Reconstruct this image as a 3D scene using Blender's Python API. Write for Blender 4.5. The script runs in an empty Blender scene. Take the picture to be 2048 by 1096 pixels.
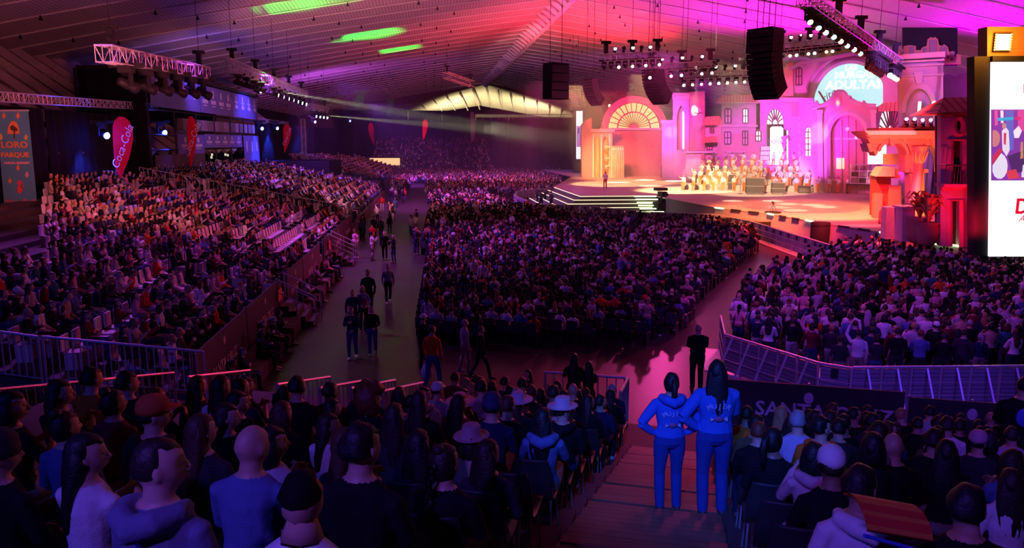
import bpy, bmesh, math, random, time
import numpy as np
from mathutils import Vector, Matrix, noise
from mathutils.geometry import tessellate_polygon
from mathutils.bvhtree import BVHTree
PI = math.pi
TH = math.atan(263 / 1500.0); PS = math.atan(161 / 1500.0 * math.cos(TH))     # camera pitch down, yaw right
CT, ST, CP, SP = math.cos(TH), math.sin(TH), math.cos(PS), math.sin(PS)
SC = bpy.context.scene
# ------------------------------------------------------------------ camera
cam = bpy.data.objects.new('camera', bpy.data.cameras.new('camera'))
SC.collection.objects.link(cam); SC.camera = cam
cam.location = (0, 0, 7.0); cam.rotation_euler = (PI/2 - TH, 0, -PS)
cam.data.sensor_width = 36; cam.data.lens = 36 * 1500 / 2048; cam.data.clip_end = 600
# ------------------------------------------------------------------ view, world
SC.view_settings.view_transform = 'Standard'; SC.view_settings.look = 'None'
SC.view_settings.exposure = 0.0; SC.view_settings.gamma = 1; SC.view_settings.use_curve_mapping = False
wd = bpy.data.worlds.new('night'); SC.world = wd; wd.use_nodes = True
wd.node_tree.nodes['Background'].inputs[0].default_value = (.10, .03, .16, 1)
wd.node_tree.nodes['Background'].inputs[1].default_value = .02
cy = SC.cycles
cy.max_bounces = 5; cy.diffuse_bounces = 2; cy.glossy_bounces = 2; cy.transmission_bounces = 2; cy.volume_bounces = 0; cy.transparent_max_bounces = 4
cy.use_denoising = True; cy.sample_clamp_indirect = 4; cy.sample_clamp_direct = 30; cy.use_light_tree = True; cy.caustics_reflective = False; cy.caustics_refractive = False
# ------------------------------------------------------------------ lamps of the show
def lamp(kind, loc, aim, power, col, size=.3, angle=40, blend=.5, spread=180):
    l = bpy.data.lights.new(kind.lower() + '_lamp', kind); l.energy = power; l.color = col
    if kind == 'SPOT': l.spot_size = math.radians(angle); l.spot_blend = blend; l.shadow_soft_size = size
    elif kind == 'AREA': l.shape = 'DISK'; l.size = size; l.spread = math.radians(spread)
    else: l.shadow_soft_size = size
    o = bpy.data.objects.new(kind.lower() + '_lamp', l); SC.collection.objects.link(o); o.location = loc
    if aim is not None: o.rotation_euler = (Vector(aim) - Vector(loc)).to_track_quat('-Z', 'Y').to_euler()
    return o
WARM, PINK, MAG, PUR, BLUE, RED, ORA, GRN, VIO = (1,.62,.30), (1,.10,.42), (1,.03,.85), (.42,.07,1), (.03,.06,1), (1,.03,.05), (1,.22,.03), (.02,1,.08), (.48,.07,1)
# stage: warm key on the singers and the floor, red wash near the right-hand house
lamp('SPOT', (22, 58, 17), (34, 77, 3.2), 340000, (1,.68,.38), .6, 24, .6)
lamp('SPOT', (18, 70, 17), (28, 82, 1.7), 320000, (1,.58,.28), .6, 30, .8)
lamp('SPOT', (14, 84, 17), (24, 96, 1.7), 380000, (1,.52,.24), .6, 34, .8)
lamp('SPOT', (22, 45, 17), (29, 56, 1.7), 170000, (1,.20,.06), .6, 46, .8)
lamp('SPOT', (24, 38, 15), (28, 45, 1.7), 110000, (1,.04,.06), .6, 60, .8)
lamp('SPOT', (20, 95, 17), (28, 112, 2), 80000, (1,.26,.14), .6, 40, .9)
# scenery washes
lamp('SPOT', (24, 58, 13), (44, 70, 9), 42000, (1,.12,.36), .6, 40, .7)
lamp('SPOT', (36, 58, 4), (46, 68, 10), 9000, MAG, .6, 60, .7)
lamp('SPOT', (33, 72, 5), (43, 82, 8), 26000, (.85,.04,1), .6, 60, .7)
lamp('SPOT', (26, 75, 14), (40, 91, 7), 60000, (.9,.03,.9), .6, 34, .7)
lamp('SPOT', (25, 84, 14), (36, 104, 8), 60000, (1,.07,.50), .6, 34, .7)
lamp('SPOT', (30, 98, 8), (33, 108, 10), 9000, (.6,.05,1), .6, 70, .7)
lamp('SPOT', (22, 104, 12), (31, 119, 9), 34000, (1,.06,.07), .6, 44, .7)
lamp('SPOT', (22, 108, 4), (27, 117, 4), 6000, (1,.4,.08), .6, 70, .7)
lamp('SPOT', (26, 42, 13), (41, 57, 11), 22000, (.55,.16,1), .6, 44, .7)
lamp('SPOT', (32, 50, 9), (39, 60, 14.5), 5000, (1,.10,.04), .4, 60, .7)
# orange uplights of the portico, red on the balcony house
for x, y, z, a, p, c in ((25.8, 38.6, 2.0, (27.5, 41.5, 6), 1100, (1,.24,.03)), (27.6, 38.0, 2.0, (28.4, 41, 6.5), 900, (1,.20,.03)), (23.5, 36.5, 6.5, (26.5, 41.2, 7.4), 4200, (1,.03,.02)), (24.5, 32, 3.0, (28.8, 36, 5), 1200, (1,.01,.05)), (28.6, 39.6, 2.2, (29, 41.5, 6), 1200, (1,.34,.04))):
    lamp('SPOT', (x, y, z), a, p, c, .15, 90, .8)
# ceiling uplights by the stage, then fill spots added for left roof and ridge
lamp('SPOT', (52, 66, 10), (46, 56, 22), 12000, (.85,0,.9), .8, 150, .9)
lamp('SPOT', (36, 80, 12), (32, 78, 22), 22000, (.95,0,.62), .8, 150, .9)
lamp('SPOT', (26, 96, 11), (20, 98, 23), 30000, (1,.01,.05), .8, 130, .9)
lamp('SPOT', (22, 70, 8), (8, 110, 21), 32000, (1,.10,.16), .8, 70, .9)
lamp('SPOT', (47, 40, 8), (42, 38, 20), 12000, (.75,0,1), .8, 130, .9)
lamp('SPOT', (-6, 60, 5), (-4, 90, 19), 13000, (.8,.22,.28), .8, 130, .9)
lamp('SPOT', (-18, 120, 9), (-14, 140, 19), 10000, (.42,.06,.7), .8, 140, .9)
lamp('SPOT', (-12, 30, 7), (-16, 56, 18), 9000, (.75,.16,.20), .8, 130, .9)
lamp('SPOT', (14.8, 74, 13), (14.8, 120, 22.4), 26000, (1,.45,.60), .3, 16, .9)  # added to imitate light spilling along the ridge
# far gable, lit from below in yellowish white
lamp('SPOT', (8, 216, 9), (8, 222, 18), 16000, (1,.85,.50), .5, 150, .8)
lamp('SPOT', (28, 216, 9), (28, 222, 17), 16000, (1,.85,.50), .5, 150, .8)
# violet and blue audience washes from the trusses, then unseen spots off the trusses
for (x, y, a, p, c) in ((-15, 36, (-11, 30, 2), 6500, VIO), (-15, 48, (-12, 46, 2), 7000, VIO), (-15, 70, (-12, 72, 2), 15000, PUR), (-15, 92, (-14, 96, 2), 18000, PUR),
                        (-12, 46, (2, 44, 0), 16000, PUR), (-10, 80, (4, 84, 0), 30000, PUR), (-10, 120, (4, 130, 0), 60000, PUR), (6, 20, (18, 28, 0), 4000, (.5,.05,1))):
    lamp('SPOT', (x, y, 14), a, p, c, .5, 80, .9)
for (x, y, a, p, c) in ((20, 62, (6, 44, 0), 20000, (1,.06,.42)), (14, 80, (2, 84, 0), 26000, (1,.08,.40)), (26, 50, (18, 32, 0), 10000, (1,.06,.42)), (22, 54, (-14, 40, 2), 14000, (1,.05,.22)), (20, 100, (8, 140, 0), 60000, (1,.14,.28))):
    lamp('SPOT', (x, y, 15), a, p, c, .5, 60, .9)
lamp('SPOT', (-9, -3, 12), (0, 7, 4.5), 1250, BLUE, .3, 60, .8)
lamp('SPOT', (-2, -4, 13), (2.8, 8.0, 4.0), 7500, (.02,.12,1), .3, 15, .6)
lamp('SPOT', (6, -4, 13), (13, 18, 1), 2600, (.16,.04,1), .4, 50, .8)
lamp('SPOT', (24, 44, 14), (2, 9, 4), 15000, (1,.03,.06), .5, 50, .9)
lamp('SPOT', (-5, -5, 13), (3.5, 5, 4), 2600, (.22,.07,1), .3, 50, .8)
lamp('SPOT', (-14, 1, 11), (-9, 17, 1.6), 2200, (.05,.06,1), .3, 50, .8)
lamp('SPOT', (12, 7, 12), (11.6, 19.4, .6), 2600, (.14,.04,1), .3, 34, .7)
lamp('SPOT', (-10, 34, 13), (-2.6, 25, 0), 2200, (.10,1,.12), .2, 7, .9)
HAZE = 0.002
# ------------------------------------------------------------------ helpers
COL = bpy.context.scene.collection
RND = random.Random(7)
NR = np.random.RandomState(11)
F_PX, EYE = 1500.0, 7.0

def ray(px, py):
    u, v = (px - 1024) / F_PX, (548 - py) / F_PX
    d, z = CT + v * ST, -ST + v * CT
    return Vector((u * CP + d * SP, -u * SP + d * CP, z))
def on_z(px, py, z):
    r = ray(px, py); t = (z - EYE) / r.z
    return Vector((r.x * t, r.y * t, z))
def on_y(px, py, y):
    r = ray(px, py); t = y / r.y
    return Vector((r.x * t, y, EYE + r.z * t))
def project(p):
    x, y, z = p[0], p[1], p[2] - EYE
    a, b = x * CP - y * SP, x * SP + y * CP
    f, w = b * CT - z * ST, b * ST + z * CT
    return 1024 + F_PX * a / max(f, .01), 548 - F_PX * w / max(f, .01), f

ONES = 'zeroth first second third fourth fifth sixth seventh eighth ninth tenth eleventh twelfth thirteenth fourteenth fifteenth sixteenth seventeenth eighteenth nineteenth'.split()
TENS = {2: 'twenty', 3: 'thirty', 4: 'forty', 5: 'fifty', 6: 'sixty', 7: 'seventy', 8: 'eighty', 9: 'ninety'}
def ordw(n):
    if n < 20: return ONES[n]
    t, o = divmod(n, 10)
    if t > 9: return 'hundredth' if n == 100 else 'hundred-and-' + ordw(n - 100)
    return TENS[t] + '-' + ONES[o] if o else TENS[t][:-1] + 'ieth'

class MB:
    """collects shapes; build() links them as ONE mesh object"""
    def __init__(s): s.v, s.f, s.t = [], [], []
    def add(s, vs, fs, tag=0):
        b = len(s.v); s.v.extend([tuple(p) for p in vs]); s.f.extend([tuple(i + b for i in f) for f in fs]); s.t.extend([tag] * len(fs)); return s
    def box(s, x0, x1, y0, y1, z0, z1, tag=0):
        return s.add([(x0,y0,z0),(x1,y0,z0),(x1,y1,z0),(x0,y1,z0),(x0,y0,z1),(x1,y0,z1),(x1,y1,z1),(x0,y1,z1)],
                     [(0,3,2,1),(4,5,6,7),(0,1,5,4),(1,2,6,5),(2,3,7,6),(3,0,4,7)], tag)
    def cbox(s, c, d, tag=0):
        return s.box(c[0]-d[0]/2, c[0]+d[0]/2, c[1]-d[1]/2, c[1]+d[1]/2, c[2]-d[2]/2, c[2]+d[2]/2, tag)
    def tube(s, pts, rads, n=8, ref=(0,1,0), tag=0, caps=True):
        pts = [Vector(p) for p in pts]; ref = Vector(ref); vs = []; fs = []
        for i, p in enumerate(pts):
            t = (pts[min(i+1, len(pts)-1)] - pts[max(i-1, 0)]).normalized()
            a = t.cross(ref)
            if a.length < 1e-4: a = t.cross(Vector((1, .2, .1)))
            a.normalize(); b = a.cross(t).normalized()
            r = rads[i] if isinstance(rads, (list, tuple)) else rads
            rx, ry = r if isinstance(r, tuple) else (r, r)
            for k in range(n):
                q = 2 * PI * k / n
                vs.append(p + a * (rx * math.cos(q)) + b * (ry * math.sin(q)))
        for i in range(len(pts) - 1):
            for k in range(n):
                fs.append((i*n+k, i*n+(k+1) % n, (i+1)*n+(k+1) % n, (i+1)*n+k))
        if caps:
            fs.append(tuple(range(n-1, -1, -1))); fs.append(tuple(range((len(pts)-1)*n, len(pts)*n)))
        return s.add(vs, fs, tag)
    def bar(s, a, b, w, tag=0, n=4): return s.tube([a, b], w, n, (.13, .21, .97), tag)
    def lathe(s, prof, n=16, tag=0, c=(0,0,0)):
        vs, fs = [], []
        for r, z in prof:
            for k in range(n):
                q = 2*PI*k/n; vs.append((c[0]+r*math.cos(q), c[1]+r*math.sin(q), c[2]+z))
        for i in range(len(prof)-1):
            for k in range(n): fs.append((i*n+k, i*n+(k+1) % n, (i+1)*n+(k+1) % n, (i+1)*n+k))
        fs.append(tuple(range(n-1, -1, -1))); fs.append(tuple(range((len(prof)-1)*n, len(prof)*n)))
        return s.add(vs, fs, tag)
    def ball(s, c, r, nu=12, nv=8, tag=0, fn=None):
        vs, fs = [], []
        for j in range(nv+1):
            th = PI*j/nv
            for k in range(nu):
                q = 2*PI*k/nu
                d = (math.sin(th)*math.cos(q), math.sin(th)*math.sin(q), math.cos(th))
                p = (d[0]*r[0], d[1]*r[1], d[2]*r[2])
                if fn: p = fn(d, p)
                vs.append((c[0]+p[0], c[1]+p[1], c[2]+p[2]))
        for j in range(nv):
            for k in range(nu): fs.append((j*nu+k, (j+1)*nu+k, (j+1)*nu+(k+1) % nu, j*nu+(k+1) % nu))
        return s.add(vs, fs, tag)
    def prism(s, loops, y0, y1, tag=0, map=None):
        """loops: outline then holes in (x, z); extruded from y0 to y1"""
        tri = tessellate_polygon([[Vector((p[0], p[1], 0)) for p in l] for l in loops])
        flat = [p for l in loops for p in l]; n = len(flat)
        vs = [(p[0], y0, p[1]) for p in flat] + [(p[0], y1, p[1]) for p in flat]
        fs = [tuple(t) for t in tri] + [tuple(i + n for i in reversed(t)) for t in tri]
        b = 0
        for l in loops:
            m = len(l)
            for i in range(m): fs.append((b+i, b+(i+1) % m, b+(i+1) % m+n, b+i+n))
            b += m
        return s.add([map(p) for p in vs] if map else vs, fs, tag)
    def mesh(s, name, mats, smooth=False):
        me = bpy.data.meshes.new(name)
        me.from_pydata(s.v, [], s.f)
        mats = mats if isinstance(mats, (list, tuple)) else [mats]
        for m in mats: me.materials.append(m)
        if len(mats) > 1: me.polygons.foreach_set('material_index', s.t)
        if smooth: me.polygons.foreach_set('use_smooth', [True] * len(s.f))
        bm = bmesh.new(); bm.from_mesh(me); bmesh.ops.recalc_face_normals(bm, faces=bm.faces); bm.to_mesh(me); bm.free()
        return me
    def build(s, name, mats, parent=None, smooth=False, loc=None, rotz=0):
        return link(name, s.mesh(name, mats, smooth), parent, loc, rotz)

def link(name, me, parent=None, loc=None, rotz=0, scale=None):
    o = bpy.data.objects.new(name, me); COL.objects.link(o)
    if parent is not None: o.parent = parent
    if loc is not None: o.location = loc
    if rotz: o.rotation_euler = (0, 0, rotz)
    if scale is not None: o.scale = (scale,)*3 if not isinstance(scale, tuple) else scale
    return o
def tag(o, label=None, cat=None, group=None, kind=None):
    if label: o['label'] = label
    if cat: o['category'] = cat
    if group: o['group'] = group
    if kind: o['kind'] = kind
    return o
def thing(name, label, cat, loc=(0, 0, 0), rotz=0, group=None):
    return tag(link(name, None, None, loc, rotz), label, cat, group)
def copy_tree(o, parent=None):
    c = o.copy(); COL.objects.link(c); c.parent = parent
    for ch in o.children: copy_tree(ch, c)
    return c
def text_mesh(txt, size, extrude=.01, shear=0, mat=None, align='CENTER', space=1.0, bold=0.0):
    cu = bpy.data.curves.new('lettering', 'FONT'); cu.body = txt; cu.size = size; cu.extrude = extrude; cu.shear = shear
    cu.align_x = align; cu.align_y = 'CENTER'; cu.space_character = space; cu.resolution_u = 2; cu.offset = bold
    o = bpy.data.objects.new('lettering', cu); COL.objects.link(o)
    me = bpy.data.meshes.new_from_object(o.evaluated_get(bpy.context.evaluated_depsgraph_get()))
    bpy.data.objects.remove(o); bpy.data.curves.remove(cu)
    me.transform(Matrix.Rotation(PI/2, 4, 'X'))          # upright, reads from -Y
    me.materials.clear(); me.materials.append(mat)
    return me

# ------------------------------------------------------------------ materials
def mat(name, col=(.5,.5,.5), rough=.6, metal=0.0, vary=.15, scale=3.0, bump=0.0, bscale=40.0, emit=0.0, ecol=None, attr=None, vcol=None, spec=.5):
    m = bpy.data.materials.new(name); m.use_nodes = True
    nt = m.node_tree; N = nt.nodes; L = nt.links; b = N['Principled BSDF']
    b.inputs['Roughness'].default_value = rough; b.inputs['Metallic'].default_value = metal
    b.inputs['Specular IOR Level'].default_value = spec
    tc = N.new('ShaderNodeTexCoord')
    nz = N.new('ShaderNodeTexNoise'); nz.inputs['Scale'].default_value = scale; nz.inputs['Detail'].default_value = 4
    L.new(tc.outputs['Object'], nz.inputs['Vector'])
    mr = N.new('ShaderNodeMapRange'); mr.inputs['To Min'].default_value = 1 - vary; mr.inputs['To Max'].default_value = 1 + vary
    L.new(nz.outputs['Fac'], mr.inputs['Value'])
    mx = N.new('ShaderNodeVectorMath'); mx.operation = 'SCALE'
    if attr or vcol:
        a = N.new('ShaderNodeAttribute'); a.attribute_type = 'OBJECT' if attr else 'GEOMETRY'; a.attribute_name = attr or vcol
        L.new(a.outputs['Color'], mx.inputs[0])
    else: mx.inputs[0].default_value = col
    L.new(mr.outputs['Result'], mx.inputs['Scale'])
    L.new(mx.outputs[0], b.inputs['Base Color'])
    if bump:
        n2 = N.new('ShaderNodeTexNoise'); n2.inputs['Scale'].default_value = bscale; n2.inputs['Detail'].default_value = 3
        L.new(tc.outputs['Object'], n2.inputs['Vector'])
        bp = N.new('ShaderNodeBump'); bp.inputs['Strength'].default_value = bump; bp.inputs['Distance'].default_value = .02
        L.new(n2.outputs['Fac'], bp.inputs['Height']); L.new(bp.outputs['Normal'], b.inputs['Normal'])
    if emit:
        b.inputs['Emission Color'].default_value = (*(ecol or col), 1); b.inputs['Emission Strength'].default_value = emit
    return m
def stripes(m, axis, freq, width, dark, bump=.4):
    """narrow grooves along one object axis, in relief and colour"""
    nt = m.node_tree; N = nt.nodes; L = nt.links; b = N['Principled BSDF']
    tc = next(n for n in N if n.type == 'TEX_COORD'); sx = N.new('ShaderNodeSeparateXYZ'); L.new(tc.outputs['Object'], sx.inputs[0])
    m1 = N.new('ShaderNodeMath'); m1.operation = 'MULTIPLY'; m1.inputs[1].default_value = freq; L.new(sx.outputs[axis], m1.inputs[0])
    fr = N.new('ShaderNodeMath'); fr.operation = 'FRACT'; L.new(m1.outputs[0], fr.inputs[0])
    lt = N.new('ShaderNodeMath'); lt.operation = 'LESS_THAN'; lt.inputs[1].default_value = width; L.new(fr.outputs[0], lt.inputs[0])
    old = b.inputs['Base Color'].links[0].from_socket
    mx = N.new('ShaderNodeMix'); mx.data_type = 'RGBA'; mx.blend_type = 'MULTIPLY'
    L.new(lt.outputs[0], mx.inputs['Factor']); L.new(old, mx.inputs['A']); mx.inputs['B'].default_value = (dark, dark, dark, 1)
    L.new(mx.outputs['Result'], b.inputs['Base Color'])
    if bump:
        bp = N.new('ShaderNodeBump'); bp.inputs['Strength'].default_value = bump; bp.inputs['Distance'].default_value = .05; bp.invert = True
        L.new(lt.outputs[0], bp.inputs['Height']); L.new(bp.outputs['Normal'], b.inputs['Normal'])
    return m
# ------------------------------------------------------------------ people
SKIN, TOP, LEGS, SHOE, EYEW, LIPS = range(6)
M_SKIN = mat('skin', rough=.5, vary=.06, scale=9, attr='skin_colour')
M_TOP = mat('top_cloth', rough=.9, vary=.14, scale=7, bump=.5, bscale=14, attr='top_colour', spec=.15)
M_LEGS = mat('trouser_cloth', rough=.9, vary=.14, scale=8, bump=.5, bscale=16, attr='legs_colour', spec=.15)
M_SHOE = mat('shoe_leather', rough=.6, attr='shoe_colour')
M_EYEW = mat('eye', (.10, .07, .06), rough=.35)
M_LIPS = mat('lips', (.42, .14, .12), rough=.5)
BODY_MATS = [M_SKIN, M_TOP, M_LEGS, M_SHOE, M_EYEW, M_LIPS]
M_HAIR = mat('hair', rough=.55, vary=.35, scale=30, bump=.3, bscale=50, attr='hair_colour')
M_HAT = mat('hat_felt', rough=.8, vary=.1, attr='hat_colour')

def head_shape(mb, c, R, lod):
    """ellipsoid skull with jaw, brow, sockets; nose, ears"""
    def fn(d, p):
        x, y, z = p
        if d[2] < 0:
            k = -d[2]; x *= 1 - .30*k*k; y = y*(1 - .12*k) + .018*k*(1 if d[1] > -.2 else .2)
        if d[1] > 0 and .0 < d[2] < .35 and .2 < abs(d[0]) < .62: y -= .008
        if d[1] > .5 and .36 < d[2] < .6: y += .004
        if d[1] < -.3 and d[2] > 0: y *= 1.06
        return (x, y, z)
    a, b = (20, 16) if lod == 0 else ((8, 5) if lod == 1 else (6, 4))
    h = MB(); h.ball((0,0,0), (.079,.098,.115), a, b, SKIN, fn)
    if lod == 0:
        h.tube([(0,.088,.03),(0,.100,.0),(0,.112,-.022),(0,.098,-.034)], [.009,.011,.016,.012], 8, (1,0,0), SKIN)
        for s in (-1, 1):
            h.ball((s*.079,-.008,-.005), (.011,.020,.034), 8, 6, SKIN)
        h.ball((0,.088,-.058), (.026,.014,.011), 8, 6, SKIN)
    M = Matrix.Translation(Vector(c)) @ R.to_4x4()
    for i in range(len(h.v)): h.v[i] = tuple(M @ Vector(h.v[i]))
    return h

def add_hand(mb, wrist, elbow, curl, lod, inward):
    w = Vector(wrist); d = (w - Vector(elbow)).normalized()
    inn = Vector(inward); inn = (inn - d * inn.dot(d)); inn = inn.normalized() if inn.length > 1e-3 else Vector((0,1,0))
    side = d.cross(inn).normalized()
    if lod: return mb.tube([w - d*.01, w + d*.06, w + d*.15], [.026, .034, .015], 4 if lod > 1 else 5, tuple(inn), SKIN)
    mb.tube([w - d*.02, w + d*.02, w + d*.06, w + d*.088], [(.026,.020),(.034,.018),(.042,.016),(.040,.013)], 10, tuple(inn), SKIN)
    for k, (o, ln) in enumerate(((-.03,.066),(-.010,.078),(.011,.073),(.031,.056))):
        p = w + d*.08 + side*o; pts = [p]; a = 0
        for q in range(3):
            a += curl; p = p + (d*math.cos(a) + inn*math.sin(a)) * ln / 3 * (1.15 - .12*q); pts.append(p)
        mb.tube(pts, [.0095,.0092,.0082,.0055], 6, tuple(side), SKIN)
    p = w + d*.02 - side*.03
    mb.tube([p, p + d*.03 - side*.022 + inn*.01, p + d*.062 - side*.024 + inn*.022, p + d*.082 - side*.016 + inn*.03], [.013,.012,.0105,.007], 6, tuple(inn), SKIN)

def figure(lod=0, sit=False, lean=0.0, hyaw=0.0, hpitch=0.0, arms='rest', female=False, build=1.0, hood=False, stride=0.0, sleeve=1.0, wide=1.0, skirt=False, legs=None, twist=0.0):
    """returns (MB with tags, head centre, head rotation). x right, y forward, z up, floor z=0"""
    mb = MB(); n = (14, 7, 5)[lod]; na = (10, 5, 4)[lod]
    P = Vector((0, 0, .53 if sit else .93)); s = build
    R = Matrix.Rotation(twist, 3, 'Z') @ Matrix.Rotation(-lean, 3, 'X')
    T = lambda x, y, z: tuple(P + R @ Vector((x, y, z)))
    hipw, waist, chest = (.175, .13, .155) if female else (.165, .15, .175)
    prof = [(-.10,.10,.09,LEGS),(-.04,hipw,.12,LEGS),(.04,hipw*.98,.12,LEGS),(.10,waist*1.06*wide,.112,TOP),(.17,waist*wide,.105,TOP),(.28,chest*.97*wide,.115,TOP),(.38,chest*wide,.12,TOP),(.455,chest*.97,.10,TOP),(.495,chest*.74,.085,TOP),(.52,.088,.075,TOP),(.535,.062,.062,SKIN),(.60,.056,.060,SKIN)]
    if lod == 1: prof = [prof[i] for i in (1,4,6,7,9,11)]
    if lod == 2: prof = [prof[i] for i in (1,6,9)]
    pts = [T(0, .012 if z > .56 else 0, z) for z, *_ in prof]
    for i in range(len(prof)-1):
        a, b = prof[i], prof[i+1]
        mb.tube([pts[i], pts[i+1]], [(a[1]*s, a[2]*s), (b[1]*s, b[2]*s)], n, tuple(R @ Vector((0,1,0))), b[3], caps=(lod == 0 or i in (0, len(prof)-2)))
    if hood and lod == 0:
        mb.tube([T(-.10,.05,.50), T(-.125,-.03,.505), T(-.08,-.115,.50), T(0,-.15,.475), T(.08,-.115,.50), T(.125,-.03,.505), T(.10,.05,.50)], [.03,.045,.055,.062,.055,.045,.03], 10, (0,0,1), TOP)
    # arms
    for sd in (-1, 1):
        sh = Vector(T(sd*(chest+.005)*s, 0, .425))
        A = arms if isinstance(arms, str) else arms[0 if sd < 0 else 1]
        if isinstance(A, tuple): el, wr = Vector(T(sd*A[0][0], A[0][1], A[0][2])), Vector(T(sd*A[1][0], A[1][1], A[1][2])); inn = (-sd, .3, 0)
        elif A == 'lap': el, wr, inn = Vector(T(sd*.235,.04,.17)), Vector(T(sd*.09,.26,.07)), (-sd, 0, -.3)
        elif A == 'clap': el, wr, inn = Vector(T(sd*.22,.10,.20)), Vector(T(sd*.04,.30,.33)), (-sd, 0, 0)
        elif A == 'cross': el, wr, inn = Vector(T(sd*.225,.10,.19)), Vector(T(-sd*.05,.19,.24)), (0, -1, 0)
        elif A == 'hips': el, wr, inn = Vector(T(sd*.36,-.06,.20)), Vector(T(sd*.19,.00,.06)), (-sd, .5, 0)
        elif A == 'phone': el, wr, inn = Vector(T(sd*.22,.14,.22)), Vector(T(sd*.07,.32,.40)), (-sd, 0, 0)
        elif A == 'up': el, wr, inn = Vector(T(sd*.30,.06,.62)), Vector(T(sd*.22,.10,.88)), (-sd, 0, 0)
        elif A == 'out': el, wr, inn = Vector(T(sd*.42,.12,.46)), Vector(T(sd*.56,.24,.60)), (0, 0, 1)
        else: el, wr, inn = Vector(T(sd*.245,-.02,.17)), Vector(T(sd*.235,.07,-.07)), (-sd, .2, 0)
        k = s * (1.12 if sleeve > 1 else 1)
        cuf = sh.lerp(el, .5)
        if lod == 0:
            ut = TOP
            mb.tube([sh + Vector((-sd*.05,0,.02)), sh, sh.lerp(el,.5), el], [.046*k,.056*k,.054*k,.046*k], na, (0,.9,.4), ut)
            ft = TOP if sleeve >= 1 else SKIN
            mb.tube([el, el.lerp(wr,.4), wr], [.045*k if ft == TOP else .04, .042*k if ft == TOP else .037, .033*k if ft == TOP else .026], na, (0,.9,.4), ft)
        else:
            ft = TOP if sleeve >= 1 else SKIN
            if lod == 1:
                mb.tube([sh, el], [.06*k,.05*k], na, (0,.9,.4), TOP); mb.tube([el, wr], [.045*k,.033], na, (0,.9,.4), ft)
            else: mb.tube([sh, wr], [.06,.04], 3, (0,.9,.4), TOP)
        if lod < 2: add_hand(mb, wr, el, .45, lod, inn)
    # legs
    for sd in (-1, 1):
        if legs: hp, kn, an = [Vector(q) for q in legs[0 if sd < 0 else 1]]
        elif sit: hp, kn, an = Vector((sd*.09,.02,.53)), Vector((sd*.13,.45,.52)), Vector((sd*.13,.44 + .06*sd*.5,.09))
        else: hp, kn, an = Vector((sd*.09,0,.90)), Vector((sd*.10,.04 + sd*stride*.5,.49)), Vector((sd*.10,-.03 + sd*stride,.09 + (.05 if sd*stride < 0 else 0)))
        rf = (0, 0, 1) if sit else (0, 1, 0)
        if lod == 0:
            mb.tube([hp, hp.lerp(kn,.3), hp.lerp(kn,.7), kn], [.095*s,.09*s,.07*s,.062*s], na+2, rf, LEGS)
            mb.tube([kn, kn.lerp(an,.35), an], [.062*s,.062*s,.052*s], na, (0,1,0) if not sit else (0,1,.2), LEGS)
            mb.tube([an + Vector((0,-.06,-.045)), an + Vector((0,-.03,-.03)), an + Vector((0,.06,-.045)), an + Vector((0,.16,-.06)), an + Vector((0,.20,-.068))], [(.03,.035),(.042,.055),(.045,.04),(.045,.028),(.02,.015)], 10, (0,0,1), SHOE)
        elif lod == 1:
            mb.tube([hp, kn], [.09*s,.065*s], 5, rf, LEGS); mb.tube([kn, an], [.062,.045], 5, (0,1,0), LEGS)
            mb.tube([an + Vector((0,-.05,-.04)), an + Vector((0,.18,-.06))], [.05,.03], 4, (0,0,1), SHOE)
        else:
            mb.tube([hp, kn, an], [.085,.06,.045], 4, (0,.7,.7), LEGS)
    hr = R @ Matrix.Rotation(hyaw, 3, 'Z') @ Matrix.Rotation(lean*.7 - hpitch, 3, 'X')
    hc = P + R @ Vector((0, .024, .662)) 
    h = head_shape(mb, hc, hr, lod); b = len(mb.v)
    mb.v += h.v; mb.f += [tuple(i+b for i in f) for f in h.f]; mb.t += h.t
    return mb, hc, hr

def body_mesh(name, vox=.0125, **kw):
    """one continuous skin over the whole figure (voxel union), then materials by nearest source surface"""
    mb, hc, hr = figure(0, **kw)
    me = bpy.data.meshes.new('src'); me.from_pydata(mb.v, [], mb.f)
    bm = bmesh.new(); bm.from_mesh(me); bmesh.ops.recalc_face_normals(bm, faces=bm.faces); bm.to_mesh(me); bm.free()
    o = bpy.data.objects.new('src', me); COL.objects.link(o)
    md = o.modifiers.new('r', 'REMESH'); md.mode = 'VOXEL'; md.voxel_size = vox; md.use_smooth_shade = True
    sm = o.modifiers.new('s', 'SMOOTH'); sm.factor = .5; sm.iterations = 2
    out = bpy.data.meshes.new_from_object(o.evaluated_get(bpy.context.evaluated_depsgraph_get())); out.name = name
    bvh = BVHTree.FromPolygons([Vector(v) for v in mb.v], mb.f)
    idx = []
    for p in out.polygons:
        r = bvh.find_nearest(p.center); idx.append(mb.t[r[2]])
    out.materials.clear()
    for m in BODY_MATS: out.materials.append(m)
    out.polygons.foreach_set('material_index', idx)
    bpy.data.objects.remove(o); bpy.data.meshes.remove(me)
    # eyes and lips sit in the face
    bm = bmesh.new(); bm.from_mesh(out)
    e = MB()
    for sd in (-1, 1): e.ball((sd*.031,.080,.014), (.012,.007,.006), 8, 6, EYEW)
    e.ball((0,.099,-.056), (.020,.005,.006), 8, 5, LIPS)
    M = Matrix.Translation(hc) @ hr.to_4x4(); vs = [bm.verts.new(M @ Vector(v)) for v in e.v]
    for f, t in zip(e.f, e.t):
        try: q = bm.faces.new([vs[i] for i in f]); q.material_index = t; q.smooth = True
        except ValueError: pass
    bm.to_mesh(out); bm.free()
    return out, hc, hr

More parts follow.
